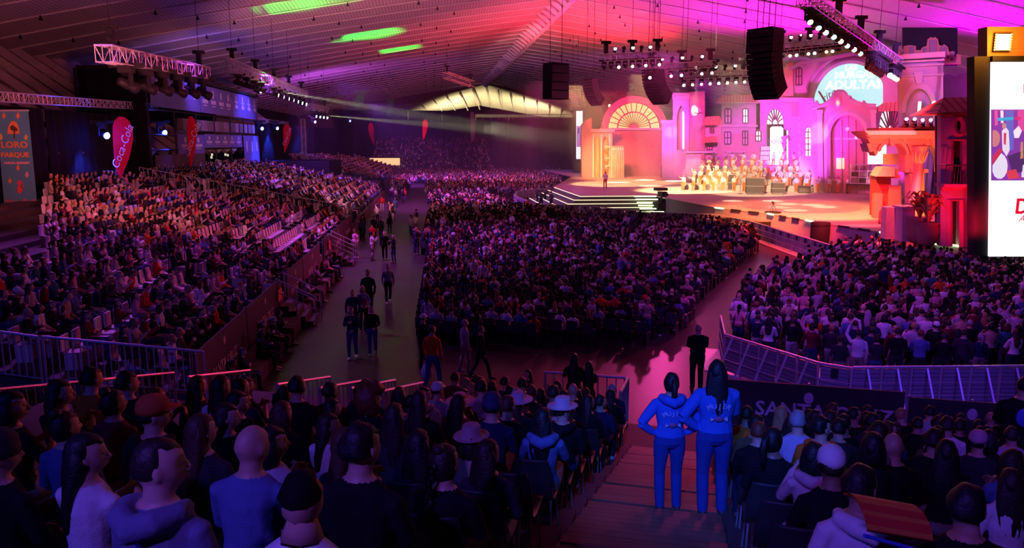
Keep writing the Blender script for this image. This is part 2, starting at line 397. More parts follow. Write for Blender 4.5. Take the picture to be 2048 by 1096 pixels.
def wob(p, k, amp): return 1 + amp * noise.noise(Vector(p) * k)
def hair_shape(kind, lod=0):
    h = MB(); a, b = (22, 16) if lod == 0 else ((8, 5) if lod == 1 else (6, 4))
    sc, nz, line = {'short': (1.10,.10,.045), 'buzz': (1.035,.02,.055), 'crop': (1.13,.16,.04), 'curly': (1.38,.35,.02), 'afro': (1.6,.3,.02)}.get(kind, (1.12,.07,.045))
    def fn(d, p):
        x, y, z = p
        k = sc * wob((x, y, z), 34 if kind in ('curly','afro') else 18, nz) if lod == 0 else sc
        low = -.03 if kind in ('short','buzz','crop') else -.085
        if (d[1] > .12 and z < line + .04*abs(d[0])) or z < low: k = .80
        elif d[1] < -.3 and d[2] > -.2: k *= 1.05
        return (x*k, y*k - .004, z*k + .004)
    h.ball((0,0,0), (.081,.100,.116), a, b, 0, fn)
    n = 14 if lod == 0 else 5
    def strands(pts, rads, tg=0):
        if lod == 0:
            base = len(h.v); h.tube(pts, rads, 24, (0,1,0), tg)
            for i in range(base, len(h.v)):
                v = h.v[i]; k = .010*math.sin(v[0]*210 + math.sin(v[2]*23)*1.5) ; h.v[i] = (v[0], v[1] + k*.8, v[2] + .006*math.sin(v[0]*330))
        else: h.tube(pts, rads, n, (0,1,0), tg)
    if kind in ('long', 'longwavy'):
        w = 1.14 if kind == 'longwavy' else 1.0
        strands([(0,-.03,.06),(0,-.045,-.02),(0,-.07,-.11),(0,-.095,-.20),(0,-.11,-.30),(0,-.115,-.40),(0,-.115,-.44)],
                [(.08,.07),(.090*w,.072),(.096*w,.06),(.100*w,.048),(.092*w,.04),(.07*w,.032),(.04,.02)])
    if kind == 'bob':
        strands([(0,-.02,.06),(0,-.03,-.03),(0,-.04,-.11),(0,-.045,-.15)], [(.087,.085),(.104,.09),(.108,.08),(.085,.06)])
    if kind == 'pony':
        h.ball((0,-.115,.05), (.03,.03,.03), 8, 6)
        strands([(0,-.11,.055),(0,-.15,.04),(0,-.165,-.05),(0,-.15,-.16),(0,-.14,-.26)], [.02,.032,.036,.03,.012])
    if kind == 'bun': h.ball((0,-.07,.125), (.05,.05,.045), 12, 8)
    if kind == 'braid':
        h.ball((0,-.07,.115), (.04,.04,.035), 12, 8)
        for i in range(14): h.ball((.008*(-1)**i, -.118 - .012*min(i,4), .02 - .036*i), (.021,.019,.026), 8, 6)
    return h
def hat_shape(kind, lod=0):
    h = MB(); n = 20 if lod == 0 else 8
    if kind == 'cap':
        h.lathe([(.094,.0),(.096,.035),(.088,.08),(.06,.115),(.02,.128),(.004,.13)], n)
        h.prism([[(-.07,.07),(-.055,.135),(-.03,.165),(0,.175),(.03,.165),(.055,.135),(.07,.07)]], .006, .016)
        for i in range(len(h.v)-14, len(h.v)): v = h.v[i]; h.v[i] = (v[0], v[2], v[1] + .01 - .9*(v[0]**2))
        for i in range(len(h.v)-14): v = h.v[i]; h.v[i] = (v[0]*.97, v[1]*1.16 - .005, v[2])
        h.ball((0,-.005,.131), (.008,.008,.005), 6, 4)
    elif kind == 'beanie':
        h.lathe([(.094,-.02),(.098,-.01),(.098,.03),(.093,.035),(.092,.08),(.062,.125),(.02,.142),(.004,.143)], n)
        for i in range(len(h.v)): v = h.v[i]; h.v[i] = (v[0], v[1]*1.16 - .004, v[2])
    else:
        w = .20 if kind == 'sunhat' else .165
        h.lathe([(.088,.028),(w*.8,.02),(w,.034),(w,.039),(w*.8,.026),(.092,.034),(.091,.06),(.089,.062),(.084,.12),(.07,.142),(.03,.136),(.004,.13)], n)
        for i in range(len(h.v)): v = h.v[i]; h.v[i] = (v[0], v[1]*1.16 - .004, v[2])
    return h
HAIR_ME = {k: hair_shape(k).mesh('hair_' + k, M_HAIR, True) for k in ('short','buzz','crop','curly','afro','long','longwavy','bob','pony','bun','braid')}
HAT_ME = {k: hat_shape(k).mesh('hat_' + k, M_HAT, True) for k in ('cap','beanie','fedora','sunhat')}
# ------------------------------------------------------------------ the hall
ZS = 1.7                                            # stage floor
RX, RZ = 14.8, 23.0
def roof_z(x): d = abs(x - RX); return RZ - .13*d - .0008*d*d
M_ROOF = stripes(mat('roof_sheet', (.62,.58,.55), rough=.55, vary=.12, scale=.3), 0, 3.2, .16, .35, .6)
M_PURLIN = mat('purlin_paint', (.75,.72,.7), rough=.5)
M_FLOOR = mat('polished_concrete', (.045,.032,.032), rough=.33, vary=.5, scale=.5, spec=.14)
M_BLACK = mat('black_drape', (.012,.011,.016), rough=.9, vary=.4, scale=2, spec=.1)
M_DARK = mat('dark_paint', (.013,.012,.015), rough=.6, spec=.3)
M_METAL = mat('galvanised_steel', (.55,.54,.56), rough=.38, metal=.6, vary=.1)
M_ALU = mat('truss_aluminium', (.72,.70,.74), rough=.35, metal=.3, vary=.08)
M_CONC = mat('concrete_beam', (.52,.44,.40), rough=.8, vary=.25, scale=.8)
M_WOOD = stripes(mat('deck_plank', (.20,.10,.055), rough=.5, vary=.5, scale=2.2, bump=.4, bscale=9), 1, 9, .1, .5, .2)
M_PLY = mat('stage_ply', (.16,.13,.12), rough=.7, vary=.2)
M_STEPW = mat('terrace_deck', (.07,.05,.05), rough=.7, vary=.3)

fl = tag(MB().box(-45, 75, -12, 216, -.3, 0).build('floor', M_FLOOR), kind='structure')
ceil = tag(link('ceiling', None), kind='structure')
BAND = 4.5
def roof_strip(x0, x1, y, k):
    m = MB(); n = 12; vs = []
    for i in range(n+1):
        x = x0 + (x1-x0)*i/n; z = roof_z(x)
        vs += [(x, y, z + .12), (x, y + BAND, z - .20), (x, y, z + .30), (x, y + BAND, z + .30)]
    fs = []
    for i in range(n):
        a, b = i*4, i*4+4
        fs += [(a, a+1, b+1, b), (a+2, b+2, b+3, a+3), (a+1, a+3, b+3, b+1), (a, b, b+2, a+2)]
    fs += [(0, 2, 3, 1), (n*4, n*4+1, n*4+3, n*4+2)]
    m.add(vs, fs); o = m.build('roof_sheet', M_ROOF, ceil)
    p = MB(); p.tube([(x0 + (x1-x0)*i/n, y + BAND, roof_z(x0 + (x1-x0)*i/n) - .26) for i in range(n+1)], .07, 4, (0,1,0)); p.build('purlin', M_PURLIN, ceil)
    # little hanging brackets
    c = MB()
    for i in range(1, 9, 2):
        x = x0 + (x1-x0)*(i + .37*(k % 3))/10; c.cbox((x, y + BAND, roof_z(x) - .38), (.10,.10,.3))
        c.cbox((x, y + BAND, roof_z(x) - .55), (.22,.14,.12))
    c.build('roof_bracket', M_DARK, ceil)
for k in range(50):
    y = -9 + BAND*k
    roof_strip(-36, RX - .8, y, k); roof_strip(RX + .8, 64, y, k + 1)
# ridge: pale scalloped fins
M_FIN = mat('ridge_fin', (.82,.78,.8), rough=.5, vary=.06)
for k in range(64):
    y = 20 + 3.05*k
    m = MB()
    for s in (-1, 1):
        pts = [(RX + s*t*1.6, y + 1.3*(1 - t)**2, RZ - .38 + .12*t - .5*(1-t)) for t in (0,.25,.5,.75,1)]
        m.tube(pts, [(.42,.75),(.40,.68),(.34,.56),(.24,.36),(.12,.16)], 6, (0,1,.3))
    m.build('ridge_fin', M_FIN, ceil, True)
tag(MB().box(RX-1.5, RX+1.5, -9, 216, RZ+.06, RZ+.4).build('trim_1', M_PURLIN), kind='structure')

# left side: outward leaning concrete ribs above black drapes
wl = tag(link('wall_left', None), kind='structure')
for k in range(40):
    y = 8 + 3.4*k
    MB().tube([(-23.5, y + 1.6, 6.0), (-36, y - .6, 15.6)], (.45, .55), 4, (0,1,0)).build('rib', M_CONC, wl)
MB().box(-36.6, -36.2, -8, 216, 0, 17).build('panel', mat('outer_wall', (.05,.04,.05), rough=.8), wl)
for z, x in ((9.2, -27.8), (12.4, -32.0)): MB().box(x-.2, x+.2, 6, 140, z-.2, z+.2).build('rail_beam', M_CONC, wl)
def drape(x0, y0, x1, y1, z0, z1, name='drape', par=None, m=None):
    n = max(6, int(math.hypot(x1-x0, y1-y0) / .35)); vs, fs = [], []
    nx, ny = -(y1-y0), (x1-x0); l = math.hypot(nx, ny); nx, ny = nx/l, ny/l
    for i in range(n+1):
        t = i/n; w = .09*math.sin(i*2.1) + .05*math.sin(i*.7)
        for off in (0, .06):
            for z in (z0, z1): vs.append((x0+(x1-x0)*t + nx*(w+off), y0+(y1-y0)*t + ny*(w+off), z))
    for i in range(n):
        a, b = i*4, i*4+4; fs += [(a, b, b+1, a+1), (a+2, a+3, b+3, b+2), (a+1, b+1, b+3, a+3), (a, a+2, b+2, b)]
    fs += [(0, 1, 3, 2), (n*4, n*4+2, n*4+3, n*4+1)]
    return MB().add(vs, fs).build(name, m or M_BLACK, par, True)
YD = [14, 26, 38, 49, 60]
for a, b in zip(YD[:-1], YD[1:]): drape(-23.2, a + .1, -23.2, b - .1, 2.2, 9.0, 'drape', wl)
for a, b in ((101, 116), (116, 131), (131, 146), (146, 161)): drape(-22.5, a + .1, -22.5 + .35*(b-101)*.3, b - .1, 0, 9.6, 'drape', wl)
# far end: dark wall, lit gable with slanting beams
we = tag(link('wall_back', None), kind='structure')
for i in range(9): drape(-24 + 9*i, 206, -24 + 9*i + 8.8, 206, 0, 15.4 if i < 4 else 13.6, 'drape', we, mat('grey_drape', (.02,.02,.024), rough=.9, vary=.3))
M_SOFFIT = stripes(mat('soffit_board', (.62,.56,.42), rough=.7, vary=.15, scale=.3), 1, .55, .12, .4, .5)
vs = [(-12,208,15.5),(RX,208,RZ-.5),(40,208,16),(42,232,13.4),(RX,232,18.0),(-14,232,13.4)]
MB().add(vs + [(x,y,z+.3) for x,y,z in vs], [(0,1,4,5),(1,2,3,4),(6,11,10,7),(7,10,9,8)]).build('soffit', M_SOFFIT, we)
for i in range(-7, 8):
    x = RX + i*3.5; t = abs(i)*3.5/26
    MB().bar((x, 208, RZ - .9 - 7.2*t), (x + 3.4, 232, 17.4 - 3.8*t), .22).build('beam', M_CONC, we)
MB().box(-14, 44, 236, 236.6, 0, 15.5).build('panel', mat('end_panel', (.10,.09,.075), rough=.8), we)
gp = [(-36,6),(-36,roof_z(-36)+.4)] + [(x, roof_z(x)+.4) for x in range(-30, 61, 6)] + [(64,roof_z(64)),(64,6)]
hole = [(-11.5,13.2),(-11,15.6),(2.4,19.3),(RX,22.3),(27,19.6),(39,16.2),(40,13.2)]
MB().prism([gp, hole], 212, 212.5).build('gable', mat('gable_paint', (.16,.10,.13), rough=.8), we)
MB().box(-36, 64, 212.6, 213, 0, 6).build('panel', M_DARK, we)
for z in (13.7, 14.5): MB().bar((12, 205.5, z), (40, 205.5, z), .07).build('handrail', M_PURLIN, we)
for i in range(15): MB().bar((12 + 2*i, 205.5, 13.0), (12 + 2*i, 205.5, 14.5), .06).build('baluster', M_PURLIN, we)
MB().box(10.5, 11.5, 205, 206, 0, 15).build('post', M_CONC, we)
wr = tag(MB().box(62, 62.5, -10, 216, 0, 19).build('wall_right', mat('right_wall', (.16,.10,.13), rough=.8)), kind='structure')
wf = tag(MB().box(-45, 75, -11, -10.5, 0, 24).build('wall_front', M_DARK), kind='structure')

# terraces of the left stand: rows step up away from the aisle
def stand_z(x): return .9 + .2*(-x - 6)
ts = tag(link('trim_2', None), kind='structure')
SIDE_ROWS = [(-6.7 - 1.15*i, .9 + .23*i) for i in range(14)]
for y0, y1 in ((18.5, 57.5), (59.5, 98)):
    for i, (x, z) in enumerate(SIDE_ROWS): MB().box(x - .575, x + .575, y0, y1, 0 if i == 0 else z - .5, z).build('terrace_step', M_STEPW, ts)
for i in range(14): MB().box(SIDE_ROWS[i][0]-.575, SIDE_ROWS[i][0]+.575, 57.5, 59.5, 0, SIDE_ROWS[i][1] - .1).build('gangway_step', M_STEPW, ts)
# low-rake stand further back, and the end stand
tb = tag(link('trim_3', None), kind='structure')
for i in range(14): MB().box(-8.2 - .95*i - .48, -8.2 - .95*i + .48, 112, 172, 0, .8 + .26*i).build('terrace_step', M_STEPW, tb)
for i in range(20): MB().box(-14, 14, 172 + i*1.3, 173.3 + i*1.3, 0, .9 + .33*i).build('terrace_step', M_STEPW, tb)
# near stand (under the camera), turned 20 degrees towards the stage: rows fall towards the floor, wooden stair between two blocks
NA = math.radians(20); CN, SN = math.cos(NA), math.sin(NA)
def nsw(h, v, z): return Vector((h*CN + v*SN, -h*SN + v*CN, z))
def near_floor(v): return 5.2 - .3*v
NEAR = [(14.4 - .92*i, near_floor(14.4 - .92*i)) for i in range(17)]      # (distance along the slope, floor height)
AX0, AX1 = -1.15, .42
tn = tag(link('trim_4', None), kind='structure'); tn.rotation_euler = (0, 0, -NA)
for v, z in NEAR:
    MB().box(-13, AX0, v - .46, v + .46, max(0, z - .8), z).build('terrace_step', M_STEPW, tn)
    MB().box(AX1, 15, v - .46, v + .46, max(0, z - .8), z).build('terrace_step', M_STEPW, tn)
st = tag(link('trim_5', None), kind='structure'); st.rotation_euler = (0, 0, -NA)
for i, (y, z) in enumerate(NEAR):
    for h in (0, 1):
        zz = z + .138*h - .07; yy = y + .46 - .46*h
        for j in range(3):
            y1 = yy - .155*j
            MB().box(AX0 + .01, AX1 - .01, y1 - .15, y1 - .006, zz - .06 + .004*((i+j) % 3), zz + .004*((i*3+j*5+h) % 4)).build('plank', M_WOOD, st)
        MB().box(AX0 + .01, AX1 - .01, yy - .03, yy - .01, zz - .2, zz - .055).build('riser', M_STEPW, st)
for x in (AX0, AX1): MB().bar((x, 14.9, .72), (x, 0, 5.18), .05).build('stringer', M_STEPW, st)
MB().box(-12, 12, 14.87, 16.6, 0, .62).build('front_walkway', M_STEPW, tn)

# stage deck
def sp(px, py, z=ZS): v = on_z(px, py, z); return (v.x, v.y)
front = [sp(1108,374), sp(1160,392), sp(1312,391), sp(1332,396), sp(1430,415), sp(1535,427), sp(1640,445), sp(1760,464), sp(1870,487), sp(1960,496)]
deck = front + [(46, 33), (61, 60), (61, 150), (22, 150), (22, 118)]
stg = tag(link('stage', None), kind='structure', label=None)
M_STAGE = mat('stage_floor', (.66,.52,.44), rough=.42, vary=.12, scale=.8)
MB().prism([deck], 0, 1, map=lambda p: (p[0], p[2], ZS - .12*(1-p[1]))).build('deck', M_STAGE, stg)
for (a, b) in zip(front[3:], front[4:]):
    m = MB(); m.add([(a[0],a[1],0),(b[0],b[1],0),(b[0],b[1],ZS-.02),(a[0],a[1],ZS-.02),(a[0]+.1,a[1]+.1,0),(b[0]+.1,b[1]+.1,0),(b[0]+.1,b[1]+.1,ZS-.02),(a[0]+.1,a[1]+.1,ZS-.02)],
                    [(0,1,2,3),(7,6,5,4),(3,2,6,7),(0,4,5,1),(0,3,7,4),(1,5,6,2)]).build('fascia', mat('stage_fascia', (.36,.33,.36), rough=.7, vary=.1), stg)
M_LED = mat('led_strip', (1,.93,.62), emit=1.7, ecol=(1,.86,.5))
M_LEDG = mat('led_strip_green', (.8,1,.6), emit=3.0, ecol=(.75,1,.45))
M_NOSE = mat('stage_edge', (.02,.02,.02))
A, B, Cc = [Vector((*p, 0)) for p in front[:3]]
n1 = (B - A).cross(Vector((0,0,1))).normalized(); n2 = (Cc - B).cross(Vector((0,0,1))).normalized()
nb = (n1 + n2).normalized() / ((n1 + n2).normalized().dot(n2))
for k in range(5):
    d = .75*k; z = ZS - .05 - .32*k
    q = [A + n1*d, B + nb*d, Cc + n2*d]; r = [A - n1*1.0, B - nb*1.0, Cc - n2*1.0]
    m = MB(); pts = [(v.x, v.y, z) for v in q] + [(v.x, v.y, z) for v in reversed(r)]
    m.prism([[(p[0], p[1]) for p in pts]], 0, 1, map=lambda p: (p[0], p[2], z - .3*(1 - p[1]) )).build('stage_step', M_PLY, stg)
    for a, b in ((q[0], q[1]), (q[1], q[2])):
        MB().bar((a.x, a.y, z + .01), (b.x, b.y, z + .01), .032).build('step_light', M_LED, stg)
# small green-lit stair, right of the corner
g0, g1 = on_z(1266, 392, ZS), on_z(1310, 392, ZS)
for k in range(6):
    d = n2*(.5 + .55*k); z = ZS - .26*k
    a, b = g0 + d, g1 + d
    MB().bar((a.x, a.y, z), (b.x, b.y, z), .06).build('step_light', M_LEDG, stg)
# lamps along the rim of the stage
for (a, b) in zip(front[4:], front[5:]):
    L_ = math.hypot(b[0]-a[0], b[1]-a[1]); n = int(L_ / 1.5)
    for i in range(n):
        t0, t1 = i/n, (i + .55)/n
        MB().bar((a[0]+(b[0]-a[0])*t0 - .05, a[1]+(b[1]-a[1])*t0 - .05, ZS), (a[0]+(b[0]-a[0])*t1 - .05, a[1]+(b[1]-a[1])*t1 - .05, ZS), .06).build('step_light' if i % 3 == 0 else 'rim_cover', M_LEDG if i % 3 == 0 else M_NOSE, stg)
# ------------------------------------------------------------------ scenery flats on the stage
M_PLAS = mat('scenery_plaster', (.46,.38,.40), rough=.85, vary=.18, scale=.9)
M_PLAS2 = mat('scenery_plaster_rose', (.46,.29,.27), rough=.85, vary=.2, scale=.9)
M_TRIM = mat('scenery_moulding', (.58,.50,.48), rough=.8, vary=.08)
M_TILE = stripes(mat('clay_tile', (.55,.20,.12), rough=.75, vary=.25, scale=2), 0, 2.6, .3, .45, .6)
M_PINKP = mat('pink_plaster', (.60,.20,.26), rough=.85, vary=.12)
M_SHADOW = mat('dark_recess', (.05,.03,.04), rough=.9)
M_GLOWY = mat('backlit_amber_glass', (1,.72,.20), emit=1.0, ecol=(1,.74,.20))
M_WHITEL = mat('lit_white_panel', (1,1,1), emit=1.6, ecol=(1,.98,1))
M_CYANL = mat('lit_screen_cyan', (.05,.08,.08), emit=1.05, ecol=(.50,.93,.96))
M_LETW = mat('white_letter', (1,1,1), emit=1.3, ecol=(1,1,1))
M_INK = mat('grey_ink', (.15,.16,.22), rough=.7)
M_LEAD = mat('window_lead', (.10,.05,.05), rough=.6)
M_DOORW = mat('old_door_wood', (.34,.17,.14), rough=.7, vary=.3)
M_LEAF = mat('dry_leaf', (.70,.40,.10), rough=.7, vary=.4)
M_CUT = mat('painted_townscape', (.80,.42,.20), rough=.8, vary=.4, scale=1.2)
M_STONE = mat('painted_stone', (.62,.50,.40), rough=.85, vary=.45, scale=1.6)

class Flat:
    """a scenery piece standing on the deck at its own distance, turned by yaw; pixel outlines become metres on its face"""
    def __init__(s, name, label, cat, pxc, dist, yaw, group=None):
        r = ray(pxc, 285); k = dist / (r.x * SP + r.y * CP)
        s.O = Vector((r.x * k, r.y * k, 0)); s.a = math.radians(yaw); s.z0 = ZS
        s.X = Vector((math.cos(s.a), math.sin(s.a), 0)); s.Y = Vector((-math.sin(s.a), math.cos(s.a), 0))
        s.root = thing(name, label, cat, s.O, s.a, group)
    def p(s, px, py, off=0):
        r = ray(px, py); o = s.O + s.Y * off; e = Vector((0, 0, EYE)); t = (o - e).dot(s.Y) / r.dot(s.Y)
        q = e + r * t - s.O
        z = q.z if not (py >= 338 and q.z < ZS + 1.25) else ZS
        return (q.dot(s.X), max(ZS, z))
    def L(s, pts, off=0): return [s.p(x, y, off) for x, y in pts]
    def poly(s, name, m, pts, y0, y1, holes=(), parent=None, base=False):
        l = s.L(pts)
        if base: l = [(x, ZS if i in base else z) for i, (x, z) in enumerate(l)]
        return MB().prism([l] + [s.L(h) for h in holes], y0, y1).build(name, m, parent or s.root)
    def strip(s, name, m, pts, w, y0, closed=False, parent=None):
        q = [(x, y0, z) for x, z in s.L(pts)]
        if closed: q.append(q[0])
        return MB().tube(q, w, 4, (0, 1, 0)).build(name, m, parent or s.root)
    def box(s, name, m, x0, y0, x1, y1, d0, d1, parent=None):
        return s.poly(name, m, [(x0, y0), (x1, y0), (x1, y1), (x0, y1)], d0, d1, parent=parent)
    def world(s, x, y, z): return s.O + s.X * x + s.Y * y + Vector((0, 0, z))
def arc(cx, cy, rx, ry, a0, a1, n=18): return [(cx + rx*math.cos(math.radians(a0 + (a1-a0)*i/n)), cy - ry*math.sin(math.radians(a0 + (a1-a0)*i/n))) for i in range(n+1)]

# --- big fan-window gate at the far end of the stage
f = Flat('fan_window_gate', 'huge pink arched gate with glowing yellow fan window, far end of the stage', 'scenery', 1268, 121, -6)
f.poly('arch', M_PINKP, arc(1268, 258, 66, 66, 0, 180) + arc(1268, 258, 53, 53, 180, 0), -.5, .5)
f.poly('glass', M_GLOWY, arc(1268, 257, 52, 52, 0, 180), .2, .3)
for i in range(1, 13): f.strip('spoke', M_LEAD, [(1268 + 33*math.cos(PI*i/13), 256 - 33*math.sin(PI*i/13)), (1268 + 53*math.cos(PI*i/13), 256 - 53*math.sin(PI*i/13))], .07, .1)
for i in range(1, 17): f.strip('spoke', M_LEAD, [(1268 + 7*math.cos(PI*i/17), 256 - 7*math.sin(PI*i/17)), (1268 + 33*math.cos(PI*i/17), 256 - 33*math.sin(PI*i/17))], .06, .1)
f.strip('glazing_ring', M_PINKP, arc(1268, 257, 33, 33, 0, 180), .12, .08)
f.strip('glazing_ring', M_LEAD, arc(1268, 257, 52.5, 52.5, 0, 180), .12, .06)
f.poly('hub', M_PINKP, arc(1268, 257, 9, 9, 0, 180, 8), -.1, .2)
f.box('lower_wall', M_PLAS2, 1202, 258, 1333, 345, .4, .9)
f.box('doorway', M_DOORW, 1236, 262, 1326, 345, .2, .42)
f.box('lintel', M_TRIM, 1200, 256, 1335, 260, -.3, .6)
f.box('curtain_panel', M_PINKP, 1226, 262, 1238, 345, -.1, .4)
# --- arcaded house, far left of the stage
f = Flat('arcade_house', 'narrow red arcade house front with two tall arches, far left end of stage', 'scenery', 1200, 117, -2)
f.poly('front', M_PLAS2, [(1183,262),(1225,262),(1225,345),(1183,345)], 0, .7, [arc(1194,285,6,12,0,180)+[(1188,340),(1200,340)], arc(1211,285,6,12,0,180)+[(1205,340),(1217,340)]])
f.box('back_panel', M_CUT, 1184, 266, 1222, 344, 1.0, 1.2)
f.box('cornice', M_TRIM, 1180, 258, 1228, 264, -.5, .8)
for x in (1186, 1202.5, 1219): f.box('column', M_TRIM, x-1.6, 268, x+1.6, 343, -.25, .1)
for y in (292, 314, 330):
    f.box('balcony', M_TRIM, 1208, y, 1226, y+3, -.9, 0)
f.box('side_wing', M_PINKP, 1163, 250, 1183, 345, -.2, .8)
f.poly('gable', M_PINKP, [(1163,250),(1172,240),(1183,236),(1183,250)], -.2, .8)
f = Flat('castle_wall', 'low yellow battlemented wall in front of the fan window gate', 'scenery', 1236, 115, -4)
bt = [(1222,345),(1222,296)]
for i in range(6): bt += [(1222+4.4*i+.2,292),(1224.2+4.4*i,292),(1224.4+4.4*i,296),(1226.2+4.4*i,296)]
f.poly('wall_face', M_STONE, bt + [(1249,345)], 0, .8)
for i in range(7): f.box('buttress', M_STONE, 1223+3.8*i, 300, 1224.6+3.8*i, 345, -.25, 0)
# --- pointed-arch bell tower
f = Flat('bell_tower', 'tall slim tower with a pointed arch opening beside the painted face', 'scenery', 1362, 108, -16)
pa = [(1354,300),(1354,232),(1356,222),(1359,214),(1362,210),(1365,214),(1368,222),(1370,232),(1370,300)]
f.poly('shaft', M_PLAS, [(1346,345),(1346,196),(1378,196),(1378,345)], 0, 1.2, [pa])
f.box('cornice', M_TRIM, 1343, 186, 1380, 192, -.5, 1.4); f.box('cornice', M_TRIM, 1345, 192, 1378.5, 198, -.3, 1.3)
f.box('impost', M_TRIM, 1345, 234, 1354, 237, -.25, .2); f.box('impost', M_TRIM, 1370, 234, 1379, 237, -.25, .2)
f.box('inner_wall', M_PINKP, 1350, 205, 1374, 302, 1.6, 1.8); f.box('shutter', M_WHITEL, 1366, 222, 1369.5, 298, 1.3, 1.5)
f.box('low_wing', M_PLAS, 1324, 244, 1346, 345, .6, 1.4); f.box('niche', M_PLAS2, 1330, 252, 1337, 296, .4, .62); f.box('wing_cornice', M_TRIM, 1322, 240, 1347, 246, .3, 1.5)
f = Flat('painted_face_panel', 'tall panel painted with a laughing face, right of the slim tower', 'scenery', 1394, 107, -18)
f.poly('panel', M_PLAS2, [(1379,345),(1379,184),(1410,182),(1410,345)], .3, .6)
f.poly('painted_hair', M_PINKP, arc(1395,226,15,24,0,360,20), .2, .3)
f.poly('painted_cheeks', M_PLAS, arc(1396,238,11,24,0,360,20), .1, .2)
f.poly('painted_mouth', M_TRIM, arc(1397,246,6,5,180,360,8), .04, .1)
for x in (1391, 1401): f.strip('painted_brow', M_LEAD, arc(x,228,4,3,20,160,5), .06, .06)
f.poly('painted_neck', M_PLAS, [(1390,258),(1402,258),(1404,300),(1391,300)], .1, .2)
# --- town houses
f = Flat('town_house', 'two-storey plaster town house with red tiled roof, middle of the set', 'scenery', 1476, 100, -28)
f.box('upper_wall', M_PLAS, 1443, 204, 1512, 268, 0, 1); f.box('lower_wall', M_PLAS2, 1436, 268, 1520, 345, -.3, 1)
f.poly('tiled_roof', M_TILE, [(1432,206),(1446,192),(1508,190),(1518,205)], -1.2, 1)
f.box('eaves', M_TRIM, 1434, 204, 1518, 207, -1.0, .5); f.box('string_course', M_TRIM, 1436, 250, 1516, 254, -.35, .1)
def sash(f, x0, y0, x1, y1, d=-.12, arched=False, m=None):
    g = f.box('window', m or M_WHITEL, x0, y0, x1, y1, d, d + .1)
    mx, my = (x0+x1)/2, (y0+y1)/2
    for a, b in (((mx,y0),(mx,y1)), ((x0,my),(x1,my)), ((x0,y0),(x1,y0)), ((x0,y1),(x1,y1)), ((x0,y0),(x0,y1)), ((x1,y0),(x1,y1))): f.strip('glazing_bar', M_LEAD, [a, b], .07, d - .05, parent=g)
    if arched: f.poly('window_head', M_TRIM, arc(mx, y0, (x1-x0)/2 + 3, 8, 0, 180) + arc(mx, y0, (x1-x0)/2, 5, 180, 0), d - .1, d + .1, parent=g)
M_PANE = mat('window_glass', (.55,.42,.55), rough=.2)
sash(f, 1450, 218, 1462, 246, arched=True, m=M_PANE); sash(f, 1486, 218, 1496, 246, arched=True); sash(f, 1450, 264, 1462, 288, -.42, m=M_PANE); sash(f, 1486, 262, 1496, 290, -.42, m=M_PANE)
f.poly('garage_door', M_DOORW, [(1458,345),(1458,308),(1490,308),(1490,345)], -.6, -.28); f.strip('door_frame', M_TRIM, [(1456,345),(1456,305),(1492,305),(1492,345)], .25, -.6)
f = Flat('small_house', 'small low house with clay tile roof left of the two-storey town house', 'scenery', 1424, 103, -24)
f.box('wall_face', M_PLAS, 1410, 250, 1442, 345, .3, 1); f.poly('tiled_roof', M_TILE, [(1405,251),(1412,234),(1440,232),(1446,250)], -.8, 1)
f.poly('tiled_roof', M_TILE, [(1402,286),(1410,274),(1440,272),(1444,284)], -1.4, .3); sash(f, 1420, 256, 1427, 266, .18, m=M_PANE); sash(f, 1414, 292, 1424, 306, .18, m=M_PANE)
f.box('workshop_door', M_DOORW, 1402, 320, 1424, 345, -.2, .3); f.box('mural_wall', M_STONE, 1372, 306, 1402, 345, .1, .8); f.box('low_roof', M_TRIM, 1368, 302, 1446, 306, -.3, .9)
# --- house with a fan light over a glowing white screen banner
f = Flat('fanlight_house', 'house front with fanlight over a white lit banner reading tene', 'scenery', 1560, 93, -30)
f.poly('front', M_PLAS, [(1520,360),(1520,205),(1564,188),(1600,188),(1600,360)], 0, 1, [arc(1550,248,17,30,0,180)+[(1533,330),(1576,330),(1576,262),(1568,258)]])
f.box('cornice', M_TRIM, 1517, 200, 1602, 205, -.4, .6); f.poly('tiled_roof', M_TILE, [(1514,200),(1530,189),(1600,184),(1604,200)], -.9, .6)
fl_ = f.poly('fanlight', M_WHITEL, arc(1550,248,16,29,0,180), .3, .4)
for i in range(1, 9): f.strip('spoke', M_LEAD, [(1550+6*math.cos(PI*i/9), 247-10*math.sin(PI*i/9)), (1550+16*math.cos(PI*i/9), 247-29*math.sin(PI*i/9))], .08, .22, parent=fl_)
f.strip('glazing_ring', M_LEAD, arc(1550,248,6,10,0,180,8), .08, .22, parent=fl_)
f.poly('lit_banner', M_WHITEL, [(1540,345),(1540,256),(1544,253),(1562,253),(1566,257),(1566,345)], .2, .35)
f.box('lit_panel', M_WHITEL, 1573, 258, 1579, 345, .2, .35)
q = f.p(1553, 282); link('sponsor_lettering', text_mesh('tene', 1.0, .02, 0, M_INK), f.root, (q[0] - .1, .14, q[1]))
f.poly('stone_pedestal', M_PLAS2, [(1566,330),(1568,300),(1565,292),(1563,284),(1575,284),(1572,292),(1570,300),(1576,330)], -.7, -.2)
f.poly('stone_capital', M_PLAS2, [(1561,274),(1577,270),(1578,275),(1573,280),(1573,286),(1566,286),(1566,280)], -.8, -.1)
sash(f, 1512, 262, 1522, 282, -.2)
